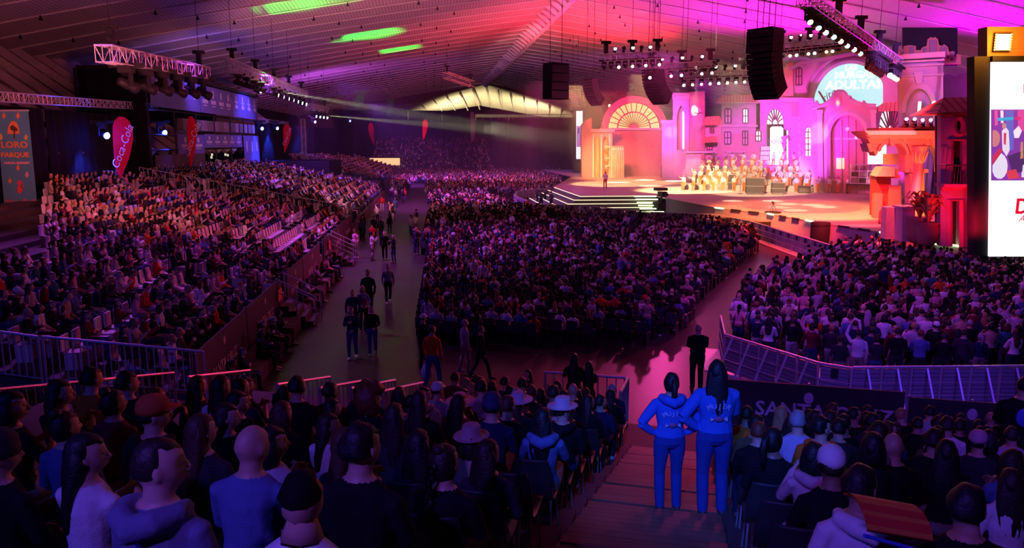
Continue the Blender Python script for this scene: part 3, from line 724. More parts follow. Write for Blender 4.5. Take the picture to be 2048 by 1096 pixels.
# --- church with the big lit sign
CH = Flat('church_gable', 'tall pink wall with an arch framing a pale blue lit sign', 'scenery', 1692, 84, -34)
f = CH
f.poly('arch_wall', M_PLAS2, [(1583,232),(1583,132),(1600,122),(1762,94),(1800,90),(1800,232)], .2, 1.2, [arc(1703,214,79,90,178,22,24) + [(1776,228),(1625,228)]])
f.strip('arch_moulding', M_TRIM, arc(1703,214,82,93,176,30,22), .32, 0); f.strip('arch_moulding', M_TRIM, arc(1703,214,94,106,160,36,18), .2, .1)
f.poly('cornice', M_TRIM, [(1578,136),(1600,124),(1764,95),(1804,91),(1804,98),(1764,102),(1600,131),(1580,142)], -.5, .4)
f.poly('lit_sign', M_CYANL, arc(1703,222,80,98,180,0,24), .9, 1.1)
for t, x, y, s in (('LAS', 1702, 136, .75), ('MURGAS', 1708, 150, 1.0), ('ADULTAS', 1707, 170, 1.3)):
    q = f.p(x, y, .8); link('sign_lettering', text_mesh(t, s, .05, 0, M_LETW, bold=.03), f.root, (q[0], .8, q[1]))
q = f.p(1660, 189, .8); o = link('sign_script', text_mesh('ritos', 1.1, .03, .4, M_INK), f.root, (q[0], .8, q[1])); o.rotation_euler = (0, -.6, 0)
o = f.poly('painted_quill', M_PLAS2, [(1634,182),(1638,181),(1652,203),(1648,205)], .7, .85)
sash(f, 1592, 136, 1603, 170, .1, True, m=M_PINKP)
f.poly('ruined_tower', M_CUT, [(1566,196),(1566,140),(1572,136),(1574,128),(1582,126),(1586,124),(1588,196)], -.4, 0)
f.box('ledge', M_TRIM, 1560, 196, 1624, 203, -.8, .6)
f = Flat('church_facade', 'pink church front with curved gable, round medallion and tall arched door', 'scenery', 1696, 80, -34)
top = [(1625,420),(1625,216),(1634,214),(1645,211),(1655,206),(1662,200),(1667,193),(1671,186),(1678,183),(1686,184),(1692,190),(1694,194),(1700,195),(1701,199),(1712,205),(1724,209),(1734,211),(1752,212),(1752,420)]
f.poly('front', M_PLAS2, top, 0, 1, [arc(1696,272,40,46,0,180)+[(1656,412),(1736,412)]])
f.strip('arch_moulding', M_TRIM, arc(1696,272,42,48,0,180)+[(1654,400)], .35, -.1); f.strip('gable_moulding', M_TRIM, top[1:-1], .22, -.1)
f.box('church_door', M_PINKP, 1655, 226, 1737, 412, .5, .7); f.box('door_seam', M_LEAD, 1695.4, 226, 1696.6, 412, .44, .5)
for x in (1666, 1682, 1710, 1726): f.strip('door_board', M_PLAS2, [(x, 240 if 1680 < x < 1715 else 252), (x, 408)], .12, .46)
f.box('transom', M_TRIM, 1655, 276, 1737, 279, .42, .5)
md = f.poly('medallion', M_TRIM, arc(1676,206,6,10,0,360,20), -.2, .05); f.poly('medallion_face', M_GLOWY, arc(1676,206,3,5,0,360,14), -.25, -.2, parent=md)
for x in (1633, 1728):
    f.poly('finial', M_PLAS2, [(x-5,214),(x-5,208),(x-2,202),(x,200),(x+2,202),(x+5,208),(x+5,214)], -.3, .5)
for x in (1640, 1747): f.box('pilaster', M_TRIM, x-5, 224, x+5, 420, -.35, 0); f.box('pilaster_capital', M_TRIM, x-7, 220, x+7, 226, -.5, .1)
f.box('lit_grille', M_GLOWY, 1672, 316, 1688, 338, .38, .44)
f = Flat('church_side_bay', 'purple lit side bay with tall leaded window left of church door', 'scenery', 1612, 83, -34)
f.poly('front', M_PLAS, [(1598,400),(1598,198),(1627,196),(1627,400)], 0, .8, [arc(1616,264,5,9,0,180)+[(1611,312),(1621,312)]])
wn = f.box('lit_window', M_WHITEL, 1610, 254, 1622, 314, .3, .4)
for y in (264, 276, 288, 300): f.strip('glazing_bar', M_LEAD, [(1611,y),(1621,y)], .06, .2, parent=wn)
f.strip('glazing_bar', M_LEAD, [(1616,256),(1616,312)], .06, .2, parent=wn)
for y in range(232, 330, 14): f.box('quoin', M_TRIM, 1597, y, 1603, y+7, -.15, .1)
f = Flat('church_right_bay', 'magenta lit bay with big fanlight between church and white tower', 'scenery', 1774, 79, -34)
f.poly('front', M_PLAS, [(1752,420),(1752,228),(1744,222),(1766,206),(1766,104),(1800,100),(1800,420)], 0, .9, [arc(1781,270,24,62,0,180)])
f.poly('tiled_roof', M_TILE, [(1740,224),(1768,206),(1802,204),(1802,222)], -.7, .3)
fw = f.poly('fanlight', M_WHITEL, arc(1781,269,23,61,0,180), .4, .5)
for i in range(1, 11): f.strip('spoke', M_LEAD, [(1781+8*math.cos(PI*i/11), 268-20*math.sin(PI*i/11)), (1781+23*math.cos(PI*i/11), 268-61*math.sin(PI*i/11))], .08, .3, parent=fw)
f.strip('glazing_ring', M_LEAD, arc(1781,269,8,20,0,180,10), .09, .3, parent=fw); f.poly('glass_tint', M_PINKP, arc(1781,269,23,61,0,96,14) + [(1781,269)], .34, .4, parent=fw)
sash(f, 1758 + 12, 118, 1782, 146, -.1)
# --- white tower with the letters LA
f = Flat('white_tower', 'tall white tower with deep arch, cornice and glowing letters LA', 'scenery', 1838, 62, -30)
W = f
f.poly('front', M_PLAS, [(1796,440),(1796,128),(1886,122),(1886,440)], 0, .8, [arc(1838,226,34,58,0,180)+[(1804,400),(1872,400)]])
f.poly('arch_ring', M_TRIM, arc(1838,226,36,61,0,180) + arc(1838,226,27,48,180,0), -.3, .9)
q0 = f.p(1886, 122); q1 = f.p(1886, 440)
MB().box(q0[0] - .3, q0[0], 0, 13, ZS, q0[1]).build('side_wall', M_PLAS, f.root)
f.box('recess', M_PLAS, 1802, 164, 1876, 400, 1.6, 1.8)
for y, o in ((108, .9), (118, .7), (126, .5), (146, .35)):
    f.poly('cornice', M_TRIM, [(1793,y+3+o),(1793,y-3+18*.9),(1888,y-3+11),(1888,y-3)] if y < 112 else [(1794,y+6),(1794,y+10),(1887,y+5),(1887,y+1)], -o, .8)
f.poly('keystone', M_TRIM, [(1826,146),(1846,145),(1842,168),(1832,170)], -.6, 0)
q = f.p(1857, 218, -.6); link('tower_lettering', text_mesh('LA', 1.45, .12, 0, M_LETW, bold=.04), f.root, (q[0], -.6, q[1]))
# --- painted town skyline above the scenery
f = Flat('skyline_cutout', 'orange painted hill-town cutout standing above the white tower', 'scenery', 1855, 66, -24)
sk = [(1780,128),(1780,112),(1790,104),(1796,104),(1797,98),(1808,98),(1808,92),(1820,90),(1832,92),(1832,100),(1842,100),(1846,94),(1854,92),(1856,78),(1862,74),(1866,76),(1870,74),(1876,78),(1878,90),(1886,92),(1888,88),(1896,94),(1898,104),(1906,102),(1912,108),(1922,110),(1922,128)]
f.poly('townscape', M_CUT, sk, 0, .3); f.box('backing', M_DARK, 1812, 50, 1924, 128, 1.5, 1.9)
for x, y, w, h in ((1800,102,7,20),(1818,94,9,26),(1846,96,7,26),(1858,80,14,30),(1880,94,12,24),(1900,104,8,18)): f.box('painted_block', M_PLAS2, x, y, x+w, y+h, -.25, 0)
for i in range(16): f.box('painted_opening', M_SHADOW, 1800+7.2*i, 108 + 4*((i*7) % 3), 1802.4+7.2*i, 114 + 4*((i*7) % 3), -.3, -.24)
f = Flat('painted_treetops', 'red lit painted treetops above the church wall sign', 'scenery', 1690, 88, -34)
tt = [(1640,135)]
for i in range(25): tt.append((1642 + 5*i, 100 - 12*math.sin(PI*i/24) - 5*((i*13) % 5)/4))
f.poly('foliage_panel', mat('painted_foliage', (.55,.20,.10), rough=.9, vary=.6, scale=3), tt + [(1768,112)], 0, .3)
# --- orange portico at the right
PO = Flat('portico', 'orange-lit stone portico with two arches and a corinthian column', 'scenery', 1806, 43, -14)
f = PO
M_POR = mat('portico_stone', (.80,.62,.48), rough=.8, vary=.15)
f.poly('arcade', M_POR, [(1752,330),(1740,296),(1740,280),(1888,280),(1888,480),(1852,480),(1852,345),(1830,345),(1826,336),(1812,336)][:0] + [(1738,286),(1888,286),(1888,345),(1884,345)] + arc(1858,340,26,54,0,180) + [(1832,345),(1810,345)] + arc(1783,306,27,26,0,180)[0:] + [(1752,312)], 0, 1.1)
f.poly('arch_ring', M_TRIM, arc(1858,342,30,58,30,180) + arc(1858,342,25,50,180,30), -.3, .5); f.poly('arch_ring', M_TRIM, arc(1783,310,32,34,0,165) + arc(1783,310,26,27,165,0), -.3, .5)
f.poly('cornice', M_POR, [(1714,262),(1888,262),(1888,270),(1722,270)], -1.3, 1.3); f.poly('cornice', M_POR, [(1722,270),(1888,270),(1888,277),(1730,277)], -.9, 1.2); f.poly('frieze', M_POR, [(1732,277),(1888,277),(1888,287),(1738,287)], -.25, 1.1)
f.box('roof_slab', M_NOSE, 1745, 256, 1888, 262, -1.0, 1.0)
x, z = f.p(1817, 470); x2, z2 = f.p(1817, 292); rr = abs(f.p(1827, 400)[0] - f.p(1807, 400)[0])/2
MB().lathe([(rr*1.5,ZS),(rr*1.5,ZS+.2),(rr*1.2,ZS+.3),(rr*1.15,ZS+1.9),(rr*1.3,ZS+2.0),(rr,ZS+2.2),(rr*.9,z2-.9)], 18, c=(x,-.5,0)).build('column', M_POR, f.root, True)
cb = MB(); cb.lathe([(rr*.9,z2-.95),(rr*1.05,z2-.9),(rr*1.0,z2-.7),(rr*1.5,z2-.1),(rr*1.7,z2)], 12, c=(x,-.5,0))
for k in range(10): q = 2*PI*k/10; cb.tube([(x+rr*1.0*math.cos(q),-.5+rr*math.sin(q),z2-.85),(x+rr*1.3*math.cos(q),-.5+rr*1.3*math.sin(q),z2-.45),(x+rr*1.7*math.cos(q),-.5+rr*1.7*math.sin(q),z2-.3)], [.05,.07,.03], 5)
cb.build('capital', M_POR, f.root, True)
f.box('pier', M_POR, 1822, 345, 1850, 480, .1, 1.0); f.box('impost', M_TRIM, 1818, 338, 1852, 345, -.35, 1.1)
for cx, cy in ((1778,276),(1860,276)): f.poly('bracket', M_TRIM, [(cx-6,cy),(cx+8,cy),(cx+4,cy+16),(cx-3,cy+16)], -.55, 0)
cbx = f.p(1740, 300); f.poly('corner_capital', M_POR, [(1730,287),(1748,287),(1745,302),(1736,304)], -.3, 1.0)
f = Flat('portico_plinth', 'orange plinth block with cap in front of the portico column', 'scenery', 1806, 41, -14)
f.box('block', M_POR, 1797, 418, 1822, 462, -.6, .6); f.box('cap', M_TRIM, 1794, 412, 1825, 418, -.75, .75); f.box('wing_block', M_POR, 1778, 416, 1798, 448, .4, 1.2)
# --- right-hand house with balcony
f = Flat('balcony_house', 'dark red-lit house with tiled roof, oval window and iron balcony', 'scenery', 1926, 38.5, -18)
M_HOUSE = mat('house_plaster', (.52,.40,.40), rough=.85, vary=.2, scale=1.2)
f.poly('front', M_HOUSE, [(1882,225),(1952,225),(1952,497),(1880,497)], 0, .6, [arc(1917,251,8,13,0,360,20)[:-1], [(1902,282),(1928,282),(1928,366),(1902,366)], [(1900,402),(1920,402),(1920,492),(1900,492)]])
q0, q1 = f.p(1952, 225), f.p(1952, 497); MB().box(q0[0], q0[0] + .25, 0, 4.5, ZS, q0[1]).build('side_wall', M_HOUSE, f.root)
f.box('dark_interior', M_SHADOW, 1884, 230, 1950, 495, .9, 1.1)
f.strip('oval_frame', M_PINKP, arc(1917,251,11,17,0,360,20), .16, -.05); f.strip('door_frame', M_PINKP, [(1900,368),(1900,279),(1930,279),(1930,368)], .15, -.05); f.strip('door_frame', M_PINKP, [(1898,494),(1898,399),(1924,399),(1924,494)], .15, -.05)
z0 = f.p(1917, 226)[1]; z1 = f.p(1917, 192)[1]; xa, xb = f.p(1862, 226)[0], f.p(1968, 226)[0]
MB().add([(xa,-1.0,z0),(xb,-1.0,z0),(xb,3.6,z0),(xa,3.6,z0),(xa+.9,1.2,z1),(xb+.2,1.2,z1)], [(0,1,5,4),(1,2,5),(2,3,4,5),(3,0,4),(3,2,1,0)]).build('tiled_roof', M_TILE, f.root)
f.box('eaves', M_PINKP, 1880, 224, 1955, 229, -.5, .3); f.box('string_course', M_PINKP, 1880, 372, 1952, 380, -.25, .1)
f.box('balcony_slab', M_PINKP, 1872, 366, 1948, 372, -1.2, .1)
xs0, xs1 = f.p(1874, 366)[0], f.p(1946, 366)[0]; zb0, zb1 = f.p(1910, 367)[1], f.p(1910, 329)[1]
MB().bar((xs0,-1.1,zb1),(xs1,-1.1,zb1),.035).build('balcony_rail', M_LEAD, f.root)
for i in range(13):
    xx = xs0 + (xs1-xs0)*i/12; MB().bar((xx,-1.1,zb0),(xx,-1.1,zb1),.02).build('baluster', M_LEAD, f.root)
for x in (xs0, xs1): MB().bar((x,-1.1,zb1),(x,0,zb1),.03).build('balcony_rail', M_LEAD, f.root)
# --- pots and plants under the portico
def potted(px, py, dist, h, label, leaf, n, spread_, tall):
    r = ray(px, 285); k = dist / (r.x*SP + r.y*CP); t = thing('potted_plant', label, 'plant', (r.x*k, r.y*k, ZS))
    MB().lathe([(.28*h,0),(.42*h,.15*h),(.5*h,.7*h),(.44*h,1.0*h),(.5*h,1.05*h),(.48*h,1.1*h),(.36*h,1.05*h)], 16).build('clay_pot', mat('clay_pot', (.45,.20,.12), rough=.7), t, True)
    rn = random.Random(px)
    for i in range(n):
        a, b = rn.uniform(0, 2*PI), rn.uniform(.4, 1); l = tall*b; s = spread_*rn.uniform(.5, 1)
        pts = [((.04 + s*1.25*t**1.4)*math.cos(a), (.04 + s*1.25*t**1.4)*math.sin(a), h + l*(1.9*t - 1.35*t*t)) for t in (0,.2,.4,.6,.8,1)]
        MB().tube(pts, [(.02,.012),(.07,.012),(.13,.012),(.15,.012),(.10,.010),(.01,.006)], 6, (0,0,1)).build('leaf', leaf, t, True)
potted(1853, 470, 40, 1.25, 'tall clay pot with drooping orange leaves beside the portico column', M_LEAF, 26, .8, 2.3)
potted(1872, 470, 39, 1.1, 'second tall clay pot with dry leaves against the balcony house', M_LEAF, 24, .7, 2.7)
r = on_y(1893, 325, 38.0); t = thing('flower_box', 'red and orange flower bunch on the balcony rail', 'plant', r)
MB().box(-.5, .5, -.15, .15, -.15, .1).build('trough', M_DOORW, t)
rn = random.Random(3)
for i in range(26): MB().ball((rn.uniform(-.5,.5), rn.uniform(-.2,.2), rn.uniform(.1,.5)), (.12,.12,.09), 6, 4).build('blossom', mat('blossom', (.9,.25,.05) if i % 3 else (.8,.55,.05)), t, True) if i < 26 else None
# --- small props on the deck
r = on_z(1776, 448, ZS); t = thing('hat_box', 'round red lidded box on the stage left of the plinth', 'box', r)
MB().lathe([(.55,0),(.6,.1),(.6,.8),(.5,.95),(.1,1.0)], 16).build('drum', mat('red_box', (.5,.10,.08)), t, True); MB().lathe([(.08,1.0),(.1,1.15),(.03,1.2)], 8).build('knob', M_TRIM, t)
f = Flat('market_stall', 'red market stall with striped awning and balustrade behind the portico', 'scenery', 1770, 54, -20)
f.box('stall_body', mat('stall_red', (.22,.03,.04)), 1752, 352, 1782, 420, 0, 2); f.poly('awning', M_HOUSE, [(1748,352),(1760,334),(1784,334),(1784,352)], -.8, 1.5)
for i in range(7): f.box('baluster', M_PLAS2, 1776+3*i, 338, 1777.6+3*i, 352, -.1, .1)
f.box('parapet', M_DOORW, 1772, 350, 1798, 356, -.3, .3); f.box('counter', M_DOORW, 1776, 372, 1800, 418, -.2, .6); f.box('wooden_crate', M_DOORW, 1744, 386, 1760, 408, -.9, -.1); f.box('white_screen', M_WHITEL, 1752, 290, 1790, 330, 2.6, 2.8)
f.box('upper_balustrade', M_PLAS2, 1774, 308, 1806, 330, 1.0, 1.3)
# ------------------------------------------------------------------ trusses, lamps, loudspeakers
def truss(name, label, p0, p1, s=.6, hoists=3, cat='truss', group=None, up=True):
    p0, p1 = Vector(p0), Vector(p1); d = p1 - p0; L_ = d.length; d.normalize()
    side = d.cross(Vector((0,0,1)))
    side = side.normalized() if side.length > .1 else Vector((1,0,0))
    upv = side.cross(d).normalized()
    t = thing(name, label, cat, p0, 0, group)
    cs = [(side*a + upv*b) * s/2 for a, b in ((1,1),(-1,1),(-1,-1),(1,-1))]
    for c in cs: MB().tube([c, d*L_ + c], .035*max(1, s/.6), 5, (.1,.2,.97)).build('chord', M_ALU, t)
    m = MB(); n = max(2, int(L_ / (s*1.05)))
    for i in range(n+1):
        for k in range(4):
            a, b = cs[k], cs[(k+1) % 4]; q = d*(L_*i/n)
            m.bar(q + a, q + b, .022, n=3)
            if i < n: m.bar(q + (a if (i+k) % 2 else b), d*(L_*(i+1)/n) + (b if (i+k) % 2 else a), .022, n=3)
    tag(m.build('lattice', M_ALU, t), kind='stuff')
    for h in range(hoists):
        q = d*(L_*(.06 + .88*h/max(1, hoists-1))) + upv*s/2; w = p0 + q
        m = MB(); m.cbox(q + Vector((0,0,.45)), (.28,.28,.7)); m.cbox(q + Vector((0,0,.85)), (.7,.22,.2)); m.build('chain_hoist', M_DARK, t)
        MB().bar(q + Vector((0,0,.8)), q + Vector((0,0,max(1.2, roof_z(w.x) - w.z - .3))), .018, n=3).build('chain', M_DARK, t)
    return t, p0, d, L_
def lens_mat(n, c, e): return mat('lens_' + n, c, rough=.1, emit=e, ecol=c)
LENS = {'white': lens_mat('white', (1,.97,.95), 6), 'warm': lens_mat('warm', (1,.72,.35), 5), 'blue': lens_mat('blue', (.16,.18,1), 14), 'violet': lens_mat('violet', (.55,.25,1), 6), 'pink': lens_mat('pink', (1,.35,.65), 6), 'green': lens_mat('green', (.3,1,.75), 4), 'off': mat('lens_off', (.04,.04,.06), rough=.05)}
def moving_meshes(s):
    b = MB().box(-.2*s,.2*s,-.16*s,.16*s,-.22*s,0).box(-.5*s,.5*s,-.03*s,.03*s,-.07*s,.07*s).mesh('lamp_base', M_DARK)
    y = MB(); y.box(-.22*s,.22*s,-.06*s,.06*s,-.30*s,-.22*s)
    for q in (-1, 1): y.box(q*.2*s-.03*s, q*.2*s+.03*s, -.07*s, .07*s, -.62*s, -.26*s)
    h = MB(); h.lathe([(.08*s,-.30*s),(.13*s,-.26*s),(.15*s,-.05*s),(.14*s,.1*s),(.17*s,.16*s),(.17*s,.30*s),(.15*s,.31*s)], 14)
    l = MB().lathe([(.145*s,.305*s),(.145*s,.325*s),(.05*s,.345*s)], 14)
    return b, y.mesh('lamp_yoke', M_DARK), h.mesh('lamp_head', M_DARK, True), l
MOV = {}
def moving_light(loc, aim, colour, label, group, s=1.0, standing=False, name='moving_light'):
    k = (s,)
    if k not in MOV: MOV[k] = (*moving_meshes(s), {})
    b, y, h, l, ls = MOV[k]
    if colour not in ls: ls[colour] = l.mesh('lamp_lens', LENS[colour], True)
    t = thing(name, label, 'light', loc, 0, group)
    d = (Vector(aim) - Vector(loc)).normalized()
    if standing: t.rotation_euler = (PI, 0, 0); d = Vector((d.x, -d.y, -d.z))
    link('base', b, t); yo = link('yoke', y, t); yo.rotation_euler = (0, 0, math.atan2(d.y, d.x) - PI/2)
    hd = link('head', h, t, (0, 0, -.55*s)); hd.rotation_euler = d.to_track_quat('Z', 'Y').to_euler()
    link('lens', ls[colour], hd)
    return t
def hang_row(T, n, t0, t1, aim, cols, label, group, s=1.0, drop=.3, jit=2.0):
    t, p0, d, L_ = T
    for i in range(n):
        p = p0 + d * (L_ * (t0 + (t1-t0) * i/max(1, n-1))) - Vector((0,0,drop))
        a = Vector(aim) + Vector((RND.uniform(-jit, jit), RND.uniform(-jit, jit), 0))
        moving_light(p, a, cols[i % len(cols)], label.format(ordw(i+1)), group, s)

T = truss('lighting_truss', 'violet-lit box truss over the near end of the left stand', (-14.4, 36.2, 10.9), (-14.3, 51, 11.35), .72, 2)
hang_row(T, 6, .16, .97, (4, 60, 0), ['off'], 'unlit black moving light, {} along the truss over the near left stand', 'lamps on the near left truss', 1.6, .36)
T = truss('lighting_truss', 'longer box truss with bright lamps over the middle of the left stand', (-14.5, 57, 12.5), (-14.5, 91, 12.4), .8, 5)
hang_row(T, 12, .10, .97, (30, 80, 2), ['off','off','off','off','off','white','violet','white','violet','white','white','white'], 'moving light, {} along the long truss over the left stand', 'lamps on the long left truss', 1.15, .4)
T = truss('lighting_truss', 'short violet truss far along the left stand with three lamps', (-15.6, 101, 11.5), (-15.0, 112, 11.6), .8, 2)
hang_row(T, 4, .25, .95, (30, 90, 2), ['white'], 'white lamp, {} on the short far violet truss', 'lamps on the short far left truss', 1.2, .41)
T = truss('lighting_truss', 'small pink truss hanging below the roof left of the ridge', (2.0, 105, 16.0), (5.9, 110, 15.2), .8, 2)
truss('drape_truss', 'horizontal truss above the near black drape of the left wall', (-23.0, 38.5, 9.3), (-23.0, 67, 9.9), .5, 0)
truss('drape_truss', 'horizontal truss above the drape beyond the control tower', (-22.4, 101, 9.8), (-22.2, 121, 9.8), .6, 0)
truss('drape_truss', 'upright truss mast beside the far left drape', (-19.4, 119, 1), (-19.4, 119, 10.5), .6, 0)
truss('banner_truss', 'upright truss mast behind the blue parrot park banner', (-22.9, 36.5, 1), (-22.9, 36.5, 13.2), .45, 0)
# stage rig
SR = [((12.6, 56, 13.1), (17.6, 58, 13.6), 9, ['off','off','warm','off','warm','off','warm','off','warm','warm'], 'first stage truss from the left', 'first stage truss'),
      ((16.6, 58, 12.6), (22.6, 60, 13.2), 7, ['white','off','pink','white','off','white','white','off','off'], 'second stage truss from the left', 'second stage truss'),
      ((20.0, 60, 12.2), (25.8, 61, 12.6), 8, ['white','warm','pink','warm','white','warm','white','warm','white','pink','white','warm'], 'third stage truss behind the large speaker', 'third stage truss'),
      ((25.4, 55, 13.9), (31.5, 57, 14.7), 11, ['white','off','warm','white','off','warm'], 'fourth stage truss above the church sign', 'fourth stage truss')]
for a, b, n, cols, where, g in SR:
    T = truss('lighting_truss', 'red-lit ' + where + ' hung with lamps', a, b, .5, 3)
    hang_row(T, n, .03, .97, (12, 24, 0), cols, 'moving light, {} along the ' + where, 'lamps on the ' + g, .8, .2)
    for i in range(7):
        p = T[1] + T[2]*(T[3]*(.05+.15*i)) + Vector((0, 0, .28)); q = thing('wash_light', ordw(i+1) + ' small lamp standing on top of the ' + where, 'light', p, 0, 'top lamps of the ' + g)
        MB().box(-.08,.08,-.08,.08,0,.25).build('bracket', M_DARK, q); MB().tube([(0,.12,.4),(0,-.16,.34)], [.1,.15], 10).build('can', M_DARK, q); MB().tube([(0,-.165,.34),(0,-.175,.34)], .12, 10).build('lens', LENS['white' if i % 2 else 'off'], q)
a, b = on_y(1606, -4, 36), on_y(1796, 128, 52)
T = truss('lighting_truss', 'diagonal truss crowded with lamps at the upper right', a, b, .6, 5)
hang_row(T, 16, .05, .55, (16, 24, 2), ['warm','off','green','off','white','off','green','off'], 'lamp {} along the upper right diagonal truss', 'lamps on the diagonal truss', .95, .25)
hang_row(T, 6, .64, .8, (32, 66, 4), ['off'], 'dark moving light bunched {} at the lower end of the diagonal truss', 'dark lamps on the diagonal truss', 1.3, .4)
hang_row(T, 5, .9, 1.0, (20, 30, 4), ['white','white','warm','warm','warm'], 'bright lamp {} on the lowest end of the diagonal truss', 'bright lamps at the end of the diagonal truss', 1.2, .3)
# line arrays
M_CAB = mat('speaker_cabinet', (.012,.011,.013), rough=.7, spec=.15); M_GRL = stripes(mat('speaker_grille', (.035,.03,.035), rough=.5), 0, 14, .4, .4, .3)
def line_array(label, px, py, dist, n, w, h, curve, yaw, cables=2, tilt0=0.0, sub=0):
    r = ray(px, py); k = dist / (r.x*SP + r.y*CP); o = Vector((0,0,EYE)) + r*k
    t = thing('line_array_speaker', label, 'loudspeaker', o, math.radians(yaw), None)
    MB().box(-w*.5, w*.5, -w*.35, w*.35, .02, .12).build('fly_frame', M_DARK, t)
    y, z, a = 0.0, 0.0, tilt0
    for i in range(n):
        if i >= sub: a += curve
        hh = h*1.5 if i < sub else h; ww = w*1.06 if i < sub else w
        c, s_ = math.cos(a), math.sin(a)
        M = lambda p: (p[0], y + p[1]*c - p[2]*s_, z + p[1]*s_ + p[2]*c)
        cab = MB().box(-ww/2, ww/2, -w*.33, w*.33, -hh+.015, 0); cab.v = [M(p) for p in cab.v]; cb = cab.build('cabinet', M_CAB, t)
        g = MB().box(-ww/2+.04, ww/2-.04, -w*.33-.03, -w*.33, -hh+.05, -.03); g.v = [M(p) for p in g.v]; g.build('grille', M_GRL, cb)
        y, z = M((0, 0, -hh))[1:]
    for q in range(cables): x = (-.35 + .7*q/max(1, cables-1))*w; MB().bar((x, 0, .1), (x, 0, max(1.5, roof_z(o.x) - o.z - .2)), .025, n=3).build('steel_cable', M_DARK, t)
    return t
line_array('largest black line array, two big boxes over a curved column, upper right', 1531, 62, 44, 12, 1.62, .27, .075, -58, 4, 0, 3)
line_array('curved black line array hanging above the left end of the stage', 1306, 142, 60, 12, 1.5, .215, .085, -58, 3)
line_array('boxy black speaker cluster hanging left of the stage', 1112, 130, 58, 4, 1.6, .42, .02, 30, 2, 0, 4)
line_array('small curved grey line array far behind the boxy cluster', 1180, 160, 85, 11, 1.5, .26, .09, -55, 2)
line_array('farthest small line array left of the far screen', 1150, 182, 110, 10, 1.4, .28, .1, -55, 2)
# wall lamps: blue floods on the left drapes
def flood(px, py, X, label):
    r = ray(px, py); k = X / r.x; p = Vector((0,0,EYE)) + r*k
    moving_light(p + Vector((0,0,.6)), p + Vector((8, -6, -1.5)), 'blue', label, 'blue floods on the left wall', 1.5)
    lamp('POINT', p + Vector((.3,-.6,-.3)), None, 160, BLUE, .25)
    lamp('SPOT', p + Vector((.5,-.2,-.1)), p + Vector((-1.6, -1.5, -6)), 14000, BLUE, .2, 70, .6)
for i, (px, py, X) in enumerate(((205,262,-22.2),(322,258,-22.2),(519,252,-21.2),(550,252,-21.2),(626,240,-18.8),(697,239,-18.0),(757,238,-14.6))):
    flood(px, py, X, 'glowing blue flood lamp, {} from the near end of the left wall'.format(ordw(i+1)))
# four movers on the portico roof
for i in range(4):
    q = PO.world(*((lambda a: (a[0], -.2))(PO.p(1808+16*i, 256))), PO.p(1800, 255)[1] + .02)
    moving_light(q, q + Vector((-3, -6, 2.2 if i < 2 else .3)), 'violet', ordw(i+1) + ' large moving light standing on the portico roof', 'lamps on the portico roof', .66, True)
# upright speakers and racks on the deck
def tower_speaker(px, py_foot, py_top, label, boxes, w=.9):
    o = on_z(px, py_foot, ZS); t = thing('speaker_tower', label, 'loudspeaker', o, -.35)
    H_ = (py_foot - py_top) * (o - Vector((0,0,EYE))).dot(Vector((SP, CP, 0))) / F_PX
    MB().box(-.55,.55,-.55,.55,0,.06).build('foot_plate', M_DARK, t); MB().bar((0,0,0),(0,0,H_),.05).build('pole', M_DARK, t)
    for i in range(boxes):
        z = H_ - .12 - .5*i; c = MB().box(-w/2+.1, w/2+.1, -.42, .05, z-.46, z).build('cabinet', M_CAB, t); MB().box(-w/2+.15, w/2+.05, -.45, -.42, z-.42, z-.04).build('grille', M_GRL, c)
    return t
tower_speaker(1523, 385, 292, 'black speaker stack on a pole in front of the choir', 3, 1.0)
tower_speaker(1684, 375, 286, 'black speaker stack on a pole before the church door', 4, 1.2)
tower_speaker(1344, 355, 288, 'black speaker box on a tall pole by the gate', 2, 1.6)
def flight_case(px, py, w, d, h, label, kind='flight_case', rz=-.3, legs=True, cat='case'):
    o = on_z(px, py, ZS); t = thing(kind, label, cat, o, rz)
    MB().box(-w/2, w/2, -d/2, d/2, .08, h).build('case_body', M_CAB, t)
    for a, b in ((-1,-1),(1,-1),(1,1),(-1,1)): MB().ball((a*w*.42, b*d*.42, .05), (.05,.05,.05), 8, 5).build('castor', M_DARK, t)
    for z in (.1, h*.5, h-.02): MB().box(-w/2-.02, w/2+.02, -d/2-.02, d/2+.02, z-.02, z+.02).build('edge_trim', M_METAL, t)
    return t
flight_case(1334, 356, 1.9, 1.2, 2.2, 'tall dark case under the speaker pole near the gate')
flight_case(1396, 368, 1.3, .8, .7, 'low black monitor case alone on the stage floor')
flight_case(1462, 381, .7, .7, 1.8, 'slim black lectern-like case left of the choir')
flight_case(1508, 388, 1.7, 1.2, 1.7, 'bulky black case at the front of the band')
flight_case(1555, 388, 1.25, 1.0, 1.2, 'silver edged case with two stacked units by the band'); flight_case(1560, 378, 1.2, 1.0, 1.2, 'silver edged case behind the stacked unit case')
for i, px in enumerate((1608, 1634, 1664)):
    o = on_z(px, 386 - i*2, ZS); t = thing('floor_monitor', ordw(i+1) + ' black wedge monitor in front of the band', 'loudspeaker', o, -.4, 'wedge monitors by the band')
    MB().add([(-.6,-.4,0),(.6,-.4,0),(.6,.4,0),(-.6,.4,0),(-.6,-.2,.6),(.6,-.2,.6),(.6,.4,.75),(-.6,.4,.75)], [(0,3,2,1),(4,5,6,7),(0,1,5,4),(1,2,6,5),(2,3,7,6),(3,0,4,7)]).build('wedge_body', M_CAB, t)
    MB().box(-.5,.5,-.46,-.3,.1,.5).build('grille', M_GRL, t)
o = on_z(1722, 388, ZS); t = thing('amplifier_rack', 'open black amplifier rack on a table right of the band', 'rack', o, -.35)
MB().box(-1.5,1.5,-.5,.5,.95,1.05).build('table_top', M_DARK, t)
